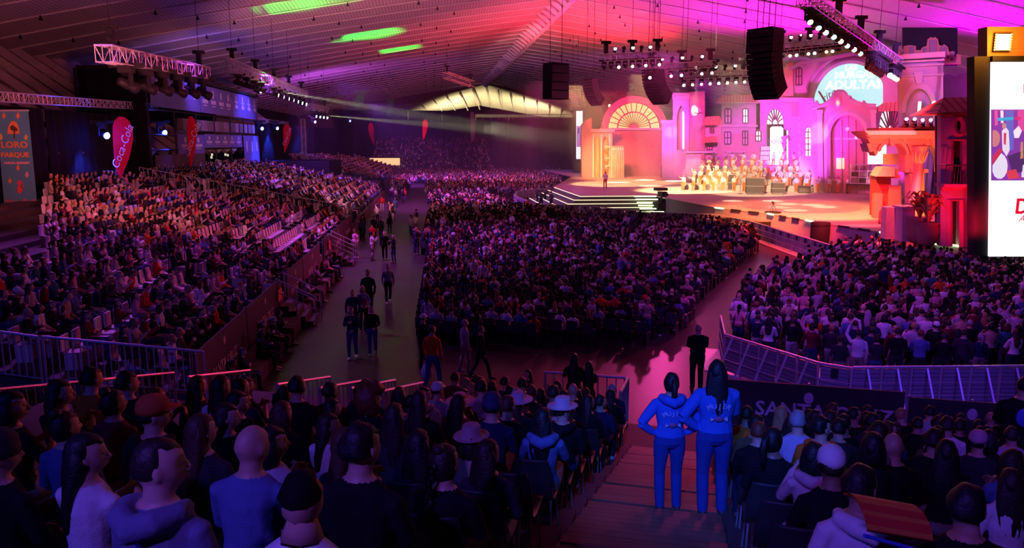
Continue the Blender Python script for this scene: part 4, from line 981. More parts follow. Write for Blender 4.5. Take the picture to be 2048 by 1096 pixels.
for a, b in ((-1.4,-.4),(1.4,-.4),(1.4,.4),(-1.4,.4)): MB().bar((a,b,0),(a,b,.95),.05).build('leg', M_DARK, t)
for z in (1.1, 1.75, 2.4, 3.05): MB().box(-1.2,1.2,-.4,.4,z-.04,z+.04).build('rack_shelf', M_METAL, t)
for x in (-1.2, -.4, .4, 1.2): MB().box(x-.04,x+.04,-.42,.4,1.05,3.1).build('rack_post', M_METAL, t)
for i in range(6): MB().box(-1.1+.8*(i % 3), -.5+.8*(i % 3), -.3, .3, 1.2+.65*(i//3), 1.6+.65*(i//3)).build('amplifier_unit', M_CAB if i % 2 else M_PLY, t)
# long low cases at the stage edge, tubs, mic and camera stands
for i, (p, q, lab) in enumerate((((1422,430),(1455,436),'shorter long black box leaning on the stage front'), ((1460,432),(1528,444),'longer black box with a pale top along the stage front'))):
    a, b = on_z(*p, 1.15), on_z(*q, 1.15); d = (b-a); t = thing('stage_box', lab, 'box', a, math.atan2(d.y, d.x))
    MB().box(0, d.length, -.6, .6, -1.15, 0).build('box_body', M_CAB, t); MB().box(0, d.length, -.55, .55, 0, .06).build('box_lid', M_PLY, t)
for px, py, lab in ((1543,446,'round black tub with a camera stand before the stage'), (1638,474,'plain round black tub before the stage front')):
    o = on_z(px, py+24, 0); t = thing('round_tub', lab, 'tub', o); MB().lathe([(.6,0),(.62,.1),(.62,1.75),(.58,1.8)], 18).build('tub_body', M_CAB, t, True); MB().lathe([(.64,1.6),(.64,1.66)], 18).build('rim', M_DARK, t)
    if px == 1543:
        for a in (0, 2.1, 4.2): MB().bar((0,0,2.4),(.3*math.cos(a),.3*math.sin(a),1.8),.02).build('stand_leg', M_DARK, t)
        MB().tube([(0,-.12,2.45),(0,.18,2.48)],[.07,.09],8,(0,0,1)).build('camera_body', M_DARK, t)
for px, py, lab in ((1402,364,'thin microphone stand alone on the stage floor'), (1480,388,'thin microphone stand with round base left of the band')):
    o = on_z(px, py, ZS); t = thing('microphone_stand', lab, 'stand', o); MB().lathe([(.3,0),(.3,.04),(.04,.06)], 12).build('base', M_DARK, t); MB().bar((0,0,.03),(0,0,1.5),.025).build('pole', M_DARK, t); MB().ball((0,-.05,1.55),(.06,.06,.08),8,6).build('microphone', M_METAL, t)
# camera dolly at the stage corner
o = on_z(1322, 424, .3); t = thing('camera_dolly', 'manned camera platform with green hood at the stage corner', 'camera', o, .2); t.scale = (.72,.72,.8)
MB().box(-.9,.9,-.8,.8,-.3,1.2).build('platform', M_CAB, t); MB().bar((0,0,1.2),(0,0,1.9),.12).build('pedestal', M_DARK, t); MB().box(-.35,.35,-.9,.5,1.9,2.5).build('camera_body', M_DARK, t); MB().tube([(0,-.9,2.2),(0,-1.5,2.2)],[.16,.2],10,(0,0,1)).build('lens_barrel', M_DARK, t); MB().box(-.75,.75,-.3,.9,2.6,2.95).build('rain_hood', mat('green_hood', (.08,.12,.05)), t)
# ------------------------------------------------------------------ screens
def screen(name, label, px0, py0, px1, py1, dist, yaw, parts):
    f = Flat(name, label, 'screen', (px0+px1)/2, dist, yaw)
    return f
f = Flat('led_screen', 'giant upright LED screen at the right edge showing a band between white fields', 'screen', 2060, 35, -6)
M_SCRW = mat('screen_white', (1,1,1), emit=1.15, ecol=(.93,1,.98)); M_SCRR = mat('screen_red', (.8,.02,.06), emit=.6, ecol=(.75,.01,.05))
def em(n, c, e=.8): return mat('screen_' + n, c, emit=e, ecol=c)
f.box('screen_cabinet', M_DARK, 1952, 112, 2200, 520, .12, .7); f.box('screen_panel', M_SCRW, 1984, 124, 2200, 466, 0, .12)
pic = f.box('screen_picture', em('purple', (.26,.05,.42)), 1982, 219, 2200, 361, -.03, 0)
SHAPES = [('pink', (.75,.10,.45), [(1988,222),(1994,221),(1995,250),(1989,252)]), ('white', (.85,.85,1), [(2000,221),(2006,221),(2006,246),(2001,246)]), ('blue', (.15,.15,.65), [(2010,221),(2026,221),(2026,300),(2012,300)]), ('pink', (.7,.08,.4), [(2034,221),(2048,221),(2048,262),(2036,262)]),
  ('cyan', (.05,.45,.8), [(1994,236),(2026,234),(2026,240),(1994,242)]), ('red', (.75,.03,.2), [(2029,234),(2040,234),(2040,239),(2029,240)]),
  ('skin', (.62,.24,.26), arc(1988,277,11,17,0,360,14)), ('white', (.85,.85,1), arc(1998,332,16,26,0,360,14)), ('red', (.62,.04,.12), [(1982,312),(1998,296),(2004,302),(1984,330)]),
  ('white', (.85,.8,.95), [(2003,262),(2010,254),(2016,262),(2018,300),(2012,312),(2004,300)]), ('skin', (.6,.28,.3), arc(2007,252,4,6,0,360,10)), ('red', (.6,.05,.12), [(2006,266),(2011,266),(2010,290),(2006,288)]),
  ('white', (.9,.9,1), [(2026,262),(2036,252),(2042,262),(2036,276),(2028,276)]), ('dark', (.10,.03,.16), [(2014,312),(2048,300),(2048,342),(2024,348)]), ('red', (.75,.06,.1), [(2012,342),(2030,338),(2038,356),(2016,358)]), ('brass', (.6,.3,.15), [(2041,284),(2044,284),(2045,316),(2039,318)]), ('white', (.85,.85,1), [(2044,330),(2052,326),(2052,356),(2042,354)])]
for i, (n, c, pts) in enumerate(SHAPES): f.poly('picture_area', em(n, c), [(max(x, 1984.2 + .004*k), y) for k, (x, y) in enumerate(pts)], -.034 - .002*i, -.03, parent=pic)
q = f.p(2041, 414); link('screen_lettering', text_mesh('DE', 1.0, .004, 0, M_SCRR, 'LEFT', bold=.02), f.root, (q[0]-.28, -.02, q[1])); q = f.p(2042, 437); link('screen_lettering', text_mesh('Agru', .42, .004, .35, M_SCRR, 'LEFT'), f.root, (q[0]-.12, -.02, q[1]))
f.box('red_mark', M_SCRR, 2047, 168, 2070, 186, -.02, 0)
f.box('header_beam', mat('header_wood', (.30,.14,.06)), 1980, 52, 2200, 118, .2, .9); f.box('header_trim', M_DARK, 1984, 112, 2200, 122, -.05, .3)
q = f.p(2007, 84); g = thing('flood_light', 'square orange glowing flood lamp above the giant right screen', 'light', f.world(q[0], .1, q[1]), f.a)
MB().box(-.36,.36,-.05,.1,-.4,.4).build('housing', M_DARK, g); MB().box(-.3,.3,-.08,-.05,-.34,.34).build('lamp_face', mat('amber_face', (1,.62,.2), emit=14, ecol=(1,.6,.18)), g)
for i in range(7):
    for s in (-1, 1): MB().ball((s*.35, -.07, -.33 + .11*i), (.04,.04,.04), 6, 4).build('bulb', mat('amber_bulb', (1,.5,.1), emit=6, ecol=(1,.45,.08)), g)
lamp('POINT', f.world(q[0]-.3, -1.0, q[1]), None, 700, (1,.32,.03), .4)
f = Flat('led_screen', 'narrow far LED screen left of the pink gate', 'screen', 1160, 135, 0)
f.box('screen_cabinet', M_DARK, 1148, 205, 1196, 345, .3, 1.2); f.box('screen_panel', M_SCRW, 1153, 222, 1167, 318, 0, .3); g = f.box('screen_picture', em('lilac', (.45,.25,.6)), 1153, 252, 1167, 294, -.1, 0)
for i, (x, y, c) in enumerate(((1155,256,(.15,.05,.3)),(1160,268,(.1,.03,.2)),(1157,280,(.6,.1,.4)),(1162,255,(.8,.8,1)))): f.box('picture_area', em('tone', c), x, y, x+4, y+11, -.14, -.1, parent=g)
f.box('lamp_face', LENS['warm'], 1157, 203, 1161, 212, -.3, 0)
f = Flat('backdrop_tower', 'tall black masking tower behind the far LED screen', 'scenery', 1186, 128, 0); f.box('drape', M_BLACK, 1170, 196, 1204, 345, 0, 2); f.box('frame_beam', M_DARK, 1168, 192, 1206, 197, -.3, 2.2); f.box('lamp_bar', M_DARK, 1200, 201, 1232, 203, -.6, -.3)
for i, (x, y) in enumerate(((1216,206),(1226,206))): 
    r = ray(x, y); k = 127.6/(r.x*SP + r.y*CP); p = Vector((0,0,EYE)) + r*k; moving_light(p + Vector((0,0,.5)), p + Vector((3,-9,-2)), 'warm', ('left' if i == 0 else 'right') + ' amber lamp of the pair beside the pink gate arch', 'amber pair by the gate', 1.5)
# ------------------------------------------------------------------ flags and banners
M_FLAGR = mat('red_flag_cloth', (.90,.012,.04), rough=.8, vary=.1, spec=.08); M_WLET = mat('white_print', (.9,.88,.9), rough=.7)
def feather_flag(px, py0, py1, X, label, yaw, words_=True, wide=1.0):
    r = ray(px, py1); k = X / r.x; o = Vector((0,0,EYE)) + r*k; h = (py1-py0) * (o - Vector((0,0,EYE))).dot(Vector((SP,CP,0))) / F_PX
    t = thing('feather_flag', label, 'flag', o, math.radians(yaw))
    w = .27*h*wide; out = [(0,.02*h),(-.055*w,.3*h),(-.05*w,.7*h),(0,.86*h),(.12*w,.94*h),(.34*w,.995*h),(.62*w,.99*h),(.86*w,.93*h),(1.0*w,.82*h),(.97*w,.66*h),(.72*w,.42*h),(.36*w,.2*h),(.05*w,.02*h)]
    MB().prism([out], -.02, .02).build('sail', M_FLAGR, t)
    MB().tube([(-.02*w,0,-.3),(-.06*w,0,.4*h),(-.03*w,0,.8*h),(.14*w,0,.96*h),(.4*w,0,1.0*h)], .02, 5, (0,1,0)).build('pole', M_DARK, t)
    MB().lathe([(.35,-.02),(.35,.03),(.05,.06)], 12).build('base_plate', M_DARK, t)
    if words_:
        o2 = link('lettering', text_mesh('Coca-Cola', .155*h, .006, .25, M_WLET), t, (.42*w, -.035, .56*h)); o2.rotation_euler = (0, -math.radians(67), 0)
    return t
feather_flag(236, 236, 371, -21.6, 'nearest red feather flag with white script, before the left drape', 4)
feather_flag(381, 235, 340, -21.4, 'narrow red feather flag in front of the control tower', 4, True, .62)
feather_flag(569, 250, 306, -21.0, 'third red feather flag, beyond the control tower', 4)
feather_flag(752, 292, 247, -13.0, 'x', 4) if 0 else None
for px, y0, y1, X, lab in ((748,247,291,-13.5,'fourth red feather flag beside the far end stand'), (846,240,282,-1.66,'fifth thin red feather flag behind the end stand'), (946,252,282,11.3,'last faint red feather flag behind the end stand')):
    feather_flag(px, y0, y1, X, lab, 170 if px == 748 else 0, False, .9)
f = None
o = on_y(0, 0, 36)
M_BANN = mat('teal_banner', (.09,.30,.42), rough=.8, vary=.18, scale=1.2); M_BO = mat('banner_orange', (.85,.28,.08)); M_BY = mat('banner_yellow', (.75,.55,.12)); M_BRD = mat('banner_red', (.75,.08,.10)); M_BDK = mat('banner_brown', (.10,.04,.03)); M_BGR = mat('banner_green', (.28,.34,.10)); M_BPK = mat('banner_pink', (.75,.4,.5))
f = Flat('hanging_banner', 'tall teal park banner with parrot sunset and orange lettering at the left edge', 'banner', 36, 40.5, 12)
f.poly('cloth', M_BANN, [(-8,222),(56,222),(78,452),(12,458)], 0, .06)
f.poly('sunset_arch', M_BO, arc(27,268,12,26,0,180), -.02, 0); f.poly('parrot_tree', M_BDK, [(20,254),(26,250),(34,256),(36,262),(31,262),(30,278),(28,278),(28,262),(22,260)], -.04, -.02)
for t_, x, y, s, m_ in (('LORO',29,290,.46,M_BO),('PARQUE',30,310,.34,M_BO),('ANIMAL EMBASSY',34,326,.15,M_BPK),('Siam Park',42,404,.36,M_BRD)):
    q = f.p(x, y); link('lettering', text_mesh(t_, s, .01, .15 if 'Siam' in t_ else 0, m_, bold=.012), f.root, (q[0], -.03, q[1]))
f.poly('painted_seahorse', M_BRD, [(38,360),(44,362),(47,370),(45,382),(40,388),(35,384),(34,376),(38,372),(34,366)], -.03, 0)
for i, (x, y, m_) in enumerate(((8,232,M_BO),(36,232,M_BO),(2,275,M_BY),(52,275,M_BY),(36,336,M_BO),(44,372,M_BPK),(20,362,M_BO),(54,350,M_BPK),(40,432,M_BRD),(54,440,M_BO),(30,440,M_BGR),(66,446,M_BO),(72,420,M_BRD),(14,420,M_BO))):
    f.poly('painted_leaf', m_, [(x-4,y),(x,y-7-(i % 3)),(x+4,y),(x,y+6)], -.03, 0)
f.strip('hem_pole', M_ALU, [(-10,221),(58,221)], .05, .0)
f.box('speaker_bin', M_CAB, 10, 460, 80, 480, -.1, .5)
# ------------------------------------------------------------------ control tower at the back of the left stand
t = thing('control_tower', 'black scaffold control tower hung with blue banners above the left stand', 'tower', (0,0,0))
CTX = -21.8; y0 = ray(370, 285); 
CY0, CY1 = 62.0, 99.0
for y in (62, 68, 74, 80, 86, 92, 99):
    for x in (CTX, CTX-5): MB().bar((x,y,0),(x,y,12.6),.09).build('scaffold_post', M_DARK, t)
for z in (3.6, 6.4, 7.6, 9.6, 12.6):
    MB().bar((CTX,62,z),(CTX,99,z),.08).build('ledger', M_DARK, t)
MB().box(CTX-5, CTX+.4, 62, 99, 12.5, 12.8).build('roof_deck', M_DARK, t); MB().box(CTX-5, CTX+.2, 62, 99, 4.4, 4.6).build('floor_deck', M_DARK, t); MB().box(CTX-5.2, CTX-5, 62, 99, 0, 12.6).build('rear_drape', M_BLACK, t)
drape(CTX-4.6, 61.6, CTX, 61.6, 0, 12.4, 'side_drape', t)
M_BLB = mat('blue_banner_cloth', (.16,.15,.42), rough=.8, vary=.3, scale=.6); M_BLP = mat('banner_print', (.70,.62,.72), rough=.8)
def tower_banner(y0, y1, z0, z1, kind, n):
    b = MB().box(CTX+.15, CTX+.2, y0, y1, z0, z1).build('blue_banner', M_BLB, t)
    for i in range(n):
        yy = y0 + (y1-y0)*(i+.5)/n; w = (y1-y0)/n
        m = MB(); h = z1-z0
        if kind == 0: m.ball((CTX+.21, yy, z0+.62*h), (.02,.13*w,.2*h), 10, 6); m.box(CTX+.2, CTX+.22, yy-.1*w, yy+.1*w, z0+.42*h, z0+.5*h)
        elif kind == 1: m.ball((CTX+.21, yy, z0+.72*h), (.02,.1*w,.16*h), 10, 6); m.box(CTX+.2, CTX+.22, yy-.3*w, yy+.3*w, z0+.36*h, z0+.5*h); m.box(CTX+.2, CTX+.22, yy-.2*w, yy+.2*w, z0+.26*h, z0+.3*h)
        else: m.box(CTX+.2, CTX+.22, yy-.06*w, yy+.06*w, z0+.5*h, z0+.9*h); m.box(CTX+.2, CTX+.22, yy-.25*w, yy+.25*w, z0+.6*h, z0+.66*h); m.box(CTX+.2, CTX+.22, yy-.2*w, yy+.2*w, z0+.36*h, z0+.5*h)
        m.build('printed_emblem', M_BLP, b)
tower_banner(62.3, 75, 9.8, 12.4, 0, 4); tower_banner(75.3, 86.6, 9.8, 12.4, 1, 4); tower_banner(87, 98.8, 9.8, 12.4, 2, 4)
tower_banner(68, 75.5, 6.0, 7.7, 1, 2); tower_banner(75.8, 90, 6.5, 7.8, 1, 5); tower_banner(91, 98.6, 4.6, 7.8, 0, 3)
MB().box(CTX+.1, CTX+.18, 62.4, 75.5, 3.2, 6.0).build('wood_skirt', mat('dark_skirt', (.07,.04,.06), vary=.3), t)
for i in range(14): MB().box(CTX-.6, CTX+.1, 70 + 2*i, 71.3 + 2*i, 8.1, 9.1).build('poster_board', mat('poster_board', (.30,.18,.24), vary=.4) if i % 2 else M_PLY, t)
rn = random.Random(5)
for i in range(16): MB().cbox((CTX - rn.uniform(.5, 3), 77 + rn.uniform(0, 12), 4.9 + rn.uniform(0, 1.0)), (.1,.4,.25)).build('desk_monitor', mat('desk_glow', (.7,.75,.55), emit=.8) if i % 3 == 0 else M_DARK, t)
lamp('SPOT', (CTX+3, 70, 14.5), (CTX, 80, 10), 2600, (.2,.12,1), .3, 120, .8); lamp('SPOT', (CTX+5, 92, 14), (CTX, 92, 9), 3500, (.14,.10,1), .3, 90, .8)
q = moving_light((CTX+.5, 98, 14.2), (30, 80, 2), 'white', 'single white lamp on the top corner of the control tower', None, 1.6)
MB().bar((CTX+.4,98,12.7),(CTX+.4,98,14.3),.06).build('lamp_mast', M_DARK, t); MB().bar((CTX+.4,62,13.4),(CTX+.4,99,13.4),.12).build('top_rail', M_DARK, t)
# black front of the platform below the tower, wedge-shaped
mk = thing('control_platform', 'long black draped platform stepping down towards the aisle', 'platform', (0,0,0))
MB().box(-20.5, -7.0, 98.5, 111.5, 0, 1.9).build('deck_box', M_BLACK, mk); MB().box(-22, -13, 98.4, 111, 1.9, 4.6).build('deck_box', M_BLACK, mk)
for i, (y, x) in enumerate(((101,-14),(104,-12),(107,-10))): MB().box(x-.8, x+.8, y-.4, y+.4, 1.9, 2.7).build('mixing_desk', M_DARK, mk)
sk_ = thing('ticket_booth', 'pale yellow lit kiosk opening under the far seating', 'kiosk', (-10.5, 171, 0)); MB().box(-3.2,3.4,0,.2,2.0,3.6).build('lit_opening', mat('kiosk_glow', (1,.8,.35), emit=.8, ecol=(1,.75,.3)), sk_); MB().box(-3.6,3.8,-.3,.3,3.6,3.9).build('lintel', M_DARK, sk_)
# ------------------------------------------------------------------ barriers, railings, seats
M_BARR = mat('barrier_aluminium', (.62,.60,.66), rough=.4, metal=.35, vary=.12)
M_PERF = stripes(mat('perforated_sheet', (.36,.34,.40), rough=.5, metal=.2, vary=.2, scale=2), 2, 9, .35, .6, .4)
M_SIGN = mat('black_sign', (.02,.02,.025)); M_RAIL = mat('rail_steel', (.50,.48,.52), rough=.4, metal=.3, vary=.1)
BAR = {}
def barrier_meshes(w, brace):
    k = (round(w, 1), brace)
    if k in BAR: return BAR[k]
    fr = MB().bar((0,0,0),(0,0,1.2),.03)
    top = MB().tube([(0,0,1.2),(w,0,1.2)], .035, 6, (0,0,1))
    sheets = [MB().box(.05, w-.05, -.01, .01, z0, z1).mesh('sheet_panel', M_PERF) for z0, z1 in ((.80,1.15),(.44,.76),(.08,.40))]
    rails = MB().bar((0,-.015,0),(w,-.015,0),.016)
    base = MB().box(0, w, -.55, .55, 0, .03)
    br = MB(); br.bar((w*.5,-.03,1.16),(w*.5,-.62,.03),.032)
    sg = MB().box(w*.40, w*.62, -.035, -.02, .86, 1.12)
    BAR[k] = (fr.mesh('barrier_post', M_BARR), top.mesh('barrier_top', M_BARR), sheets, rails.mesh('barrier_rail', M_BARR), base.mesh('barrier_foot', M_METAL), br.mesh('barrier_brace', M_BARR), sg.mesh('barrier_sign', M_SIGN))
    return BAR[k]
def barrier(p, q, label, group, brace=False, sign=True, flip=False):
    p, q = Vector(p), Vector(q)
    if flip: p, q = q, p
    d = q - p; t = thing('crowd_barrier', label, 'barrier', p, math.atan2(d.y, d.x), group); M = barrier_meshes(d.length, brace)
    link('post', M[0], t); link('post', M[0], t, (d.length, 0, 0)); link('top_rail', M[1], t)
    for s in M[2]: link('sheet_panel', s, t)
    link('cross_rail', M[3], t, (0, 0, .42)); link('cross_rail', M[3], t, (0, 0, .78)); link('foot_plate', M[4], t)
    if brace: link('brace', M[5], t)
    if sign: link('sign', M[6], t)
    return t
def barrier_line(pts, label, group, step=1.2, **kw):
    n = 0
    for a, b in zip(pts, pts[1:]):
        a, b = Vector((*a, 0)), Vector((*b, 0)); m = max(1, round((b-a).length/step))
        for i in range(m):
            n += 1; barrier(a.lerp(b, i/m), a.lerp(b, (i+1)/m - .02/m), label.format(ordw(n)), group, **kw)
def g2(px, py): v = on_z(px, py, 0); return (v.x, v.y)
STAGE_FENCE = [g2(1172,384), g2(1034,402), g2(1028,412), g2(1066,432), g2(1160,436), g2(1300,452), g2(1430,458), g2(1500,474), g2(1600,510), g2(1660,532), g2(1712,520)]
barrier_line(STAGE_FENCE, '{} pale barrier panel round the stage pit, counted from its far end', 'stage pit barrier', 1.4)
PEN = [g2(1438,700), g2(1446,744), g2(1500,772), g2(1632,812)]
barrier_line([PEN[1], PEN[3]], '{} blue-lit barrier panel from the aisle corner of the standing pen', 'standing pen side barrier', .66, brace=True, sign=False)
barrier(Vector((*PEN[0], 0)), Vector((*PEN[1], 0)), 'single barrier panel closing the aisle corner of the standing pen', 'standing pen corner barrier', sign=False)
c0, c1 = Vector((*g2(1632,812), 0)), Vector((*g2(1696,824), 0)); barrier(c0, c1, 'wide solid barrier gate with black sign at the pen corner', 'pen gate')
barrier_line([g2(1698,822), g2(2110,818)], '{} dim barrier panel right of the pen gate', 'standing pen back barrier', .75, brace=True, sign=False)
barrier_line([g2(1960,556), g2(2100,580)], '{} far right barrier panel under the giant screen', 'barrier below the screen', 1.2, sign=False)
# railings
def railing(p, q, label, h=1.1, sp_=.16, group=None, z0=None, z1=None, r=.022):
    p, q = Vector(p), Vector(q); d = q - p; t = thing('railing', label, 'railing', p, 0, group); n = max(2, int(d.length/sp_)); up = Vector((0,0,h))
    MB().tube([up, d + up], r*1.5, 6, (0,0,1)).build('top_rail', M_RAIL, t); MB().tube([Vector((0,0,.12)), d + Vector((0,0,.12))], r, 4, (0,0,1)).build('bottom_rail', M_RAIL, t)
    for i in range(n+1):
        k = d*(i/n); end = i in (0, n)
        me = MB().bar((0,0,0) if end else (0,0,.12), (0,0,h), r*1.5 if end else r*.8)
        me.build('post' if end else 'baluster', M_RAIL, t, loc=k)
    return t
railing((-13.2, 18.2, 2.05), (-9.3, 18.2, 1.35), 'railing closing the near end of the left stand, outer section', 1.15)
railing((-9.2, 18.2, 1.35), (-5.6, 18.3, .85), 'railing closing the near end of the left stand, aisle section', 1.15)
for i, (xa, xb) in enumerate(((-21.5,-17),(-16.9,-12),(-11.9,-6.3))): railing((xa, 58.5, stand_z(xa)+.05), (xb, 58.5, stand_z(xb)+.05), ('upper','middle','lower')[i] + ' railing of the gangway crossing the left stand', 1.15, .3)
def on_v(px, py, v):
    r = ray(px, py); t = v / (r.x*SN + r.y*CN); return Vector((r.x*t, r.y*t, EYE + r.z*t))
for px, py, v, n in ((180,800,13.6,'outermost'),(350,776,14.6,'second'),(500,746,15.2,'third'),(660,768,15.2,'fourth'),(735,765,15.2,'fifth'),(790,760,15.2,'sixth'),(845,765,15.2,'seventh'),(975,775,14.9,'eighth')):
    e = on_v(px, py, v); e.z -= 1.1; e.z = max(e.z, .55); s0 = e - Vector((SN, CN, 0))*2.2; s0.z = e.z + .52
    railing(s0, e, n + ' short sloping stair rail at the front of the near stand', 1.1, .2)
a, b = on_v(1090, 764, 16.4), on_v(1250, 773, 16.4); a.z = b.z = .62
railing(a, b, 'short level railing at the foot of the wooden stair', 1.15, .2)
railing(b + Vector((.06, -.02, 0)), b + Vector((SN, CN, 0))*-1.0, 'end return of the level railing at the foot of the wooden stair', 1.15, .2)
# steps from the aisle into the left stand
for k, (yy, lab) in enumerate(((29.5, 'near'), (44, 'far'))):
    t = thing('access_stair', lab + ' black access stair from the aisle into the left stand', 'stairs', (-6.0, yy, 0))
    for i in range(4): MB().box(.15 + .3*i, .45 + .3*i, -.7, .7, .0, .82 - .2*i).build('step', M_STEPW, t)
    for s in (-.7, .7):
        MB().tube([(0,s,1.9),(1.5,s,1.15)], .03, 6, (0,1,0)).build('handrail', M_RAIL, t); MB().tube([(0,s,1.4),(1.5,s,.65)], .02, 6, (0,1,0)).build('handrail', M_RAIL, t)
        for i in range(3): MB().bar((.7*i+.05,s,0),(.7*i+.05,s,1.9-.36*i),.03).build('post', M_RAIL, t)
    MB().box(.02,.05,-.5,.2,.95,1.4).build('orange_sign', mat('orange_sign', (.7,.12,.04)), t)
# printed fence along the front of the left stand
M_FBAN = mat('dark_fence_banner', (.035,.022,.03), rough=.75, vary=.3); M_FLET = mat('fence_lettering', (.60,.48,.56), rough=.8)
def word_banner(p, q, z0, z1, label, words_, size, name='fence_banner', crest=True):
    p, q = Vector((*p, 0)), Vector((*q, 0)); d = q - p; t = thing(name, label, 'banner', (p.x, p.y, 0), math.atan2(d.y, d.x)); L_ = d.length
    MB().box(0, L_, -.02, .02, z0, z1).build('cloth', M_FBAN, t)
    for x in (0, L_*.5, L_): MB().bar((x,.05,0 if z0 < .5 else z0-.2),(x,.05,z1+.03),.025).build('post', M_RAIL, t)
    if words_:
        n = max(1, int(L_/5.0))
        for i in range(n):
            x = L_*(i+.5)/n
            low = label.startswith('dark banner')
            link('lettering', text_mesh(words_, size, .004, 0, M_FLET, 'LEFT' if low else 'CENTER', bold=.008), t, (.80 if low else x, -.03, z0 + (.58 if low else .42)*(z1-z0)))
            if crest: MB().ball((x, -.03, z0 + .8*(z1-z0)), (.10,.01,.13), 8, 6).build('crest', M_FLET, t)
    return t
for i in range(7):
    ya, yb = 19.0 + 5.4*i, 19.0 + 5.4*i + 5.3
    if i in (2, 4): ya += 1.4
    word_banner((-6.05, ya), (-6.05, yb), .05, 1.75, '{} dark printed banner along the aisle front of the left stand, from the near end'.format(ordw(i+1)), 'SANTA CRUZ', .42)
BV = lambda h, v: tuple(nsw(h, v, 0))[:2]
word_banner(BV(.6, 16.75), BV(4.4, 16.75), .35, 1.8, 'dark banner lettered in white below the blue-lit pen barrier', 'SANTA CRUZ', .46)
for i in range(3): word_banner(BV(4.5 + 2.5*i, 16.75), BV(6.9 + 2.5*i, 16.75), .35, 1.7, ordw(i+1) + ' plain dark banner right of the lettered one under the pen', 'SANTA CRUZ', .5)
for i in range(5): word_banner((-20.4 + 2.7*i, 98.36 if i < 3 else 98.46), (-17.9 + 2.7*i, 98.36 if i < 3 else 98.46), 3.3 - .45*i, 4.0 - .45*i, ordw(i+1) + ' small printed board stepping down by the control platform', 'SANTA CRUZ', .3)

# seats: pale moulded plastic shells on tube legs
M_SEATW = mat('seat_plastic', (.72,.66,.66), rough=.5, vary=.06); M_SEATB = mat('black_seat', (.03,.03,.035), rough=.5)
def seat_shell():
    m = MB(); n = 6
    prof = [(.22,.47),(.18,.45),(0,.43),(-.14,.44),(-.20,.50),(-.24,.70),(-.27,.88),(-.28,.90)]
    vs, fs = [], []
    for (y, z) in prof:
        w = .21 if z < .6 else .21 - .05*((z-.6)/.3)**2
        for i in range(n+1):
            x = -w + 2*w*i/n; vs.append((x, y + .03*(abs(x)/w)**2*(z > .5), z + .015*(abs(x)/w)**2*(z < .5)))
    k = n+1; np_ = len(prof)
    top = len(vs); vs += [(x, y - .012, z - .012) for x, y, z in vs]
    for j in range(np_-1):
        for i in range(n): a = j*k+i; fs += [(a,a+1,a+k+1,a+k), (top+a,top+a+k,top+a+k+1,top+a+1)]
    for j in range(np_-1): fs += [(j*k,(j+1)*k,top+(j+1)*k,top+j*k), (j*k+n,top+j*k+n,top+(j+1)*k+n,(j+1)*k+n)]
    for i in range(n): fs += [(i,top+i,top+i+1,i+1), ((np_-1)*k+i,(np_-1)*k+i+1,top+(np_-1)*k+i+1,top+(np_-1)*k+i)]
    return m.add(vs, fs)
SHELL = seat_shell().mesh('seat_shell', M_SEATW, True); SHELLB = seat_shell().mesh('seat_shell_black', M_SEATB, True)
def leg_me(): 
    m = MB()
    for s in (-1, 1): m.tube([(s*.19,.2,0),(s*.17,.12,.43),(s*.17,-.12,.43),(s*.19,-.22,0)], .011, 5, (1,0,0))
    m.tube([(-.17,0,.428),(.17,0,.428)], .012, 5, (1,0,0))
    return m.mesh('seat_legs', M_METAL)
SLEG = leg_me()
def chair(loc, rz, label, group, black=False):
    t = thing('moulded_chair', label, 'chair', loc, rz, group); link('shell', SHELLB if black else SHELL, t); link('leg_frame', SLEG, t); return t
# ------------------------------------------------------------------ the audience
TOPS = [('black', (.010,.010,.013), 30), ('charcoal', (.035,.035,.042), 14), ('navy', (.015,.02,.07), 10), ('white', (.72,.70,.72), 15), ('pale grey', (.42,.41,.45), 9), ('denim blue', (.10,.16,.34), 7), ('burgundy', (.16,.015,.03), 4), ('red', (.50,.03,.03), 3), ('orange', (.62,.15,.02), 2), ('olive', (.10,.10,.04), 3), ('pink', (.62,.28,.36), 6), ('teal', (.03,.18,.20), 2), ('beige', (.45,.34,.25), 5)]
HAIRC = [('black', (.006,.005,.006), 34), ('dark brown', (.022,.012,.008), 34), ('brown', (.07,.032,.016), 16), ('blond', (.34,.20,.08), 8), ('grey', (.30,.30,.32), 5), ('auburn', (.16,.04,.015), 3)]
LEGC = [(.012,.012,.016), (.02,.025,.05), (.03,.05,.13), (.06,.09,.2), (.03,.03,.035), (.25,.2,.16), (.4,.4,.42)]
SKINC = [(.52,.31,.22), (.60,.38,.28), (.42,.24,.16), (.30,.16,.10), (.56,.35,.25)]
def pick(t, r): 
    w = [x[2] for x in t]; return r.choices(t, w)[0]
YL, YR = .5, -.5                                     # head turned left / right
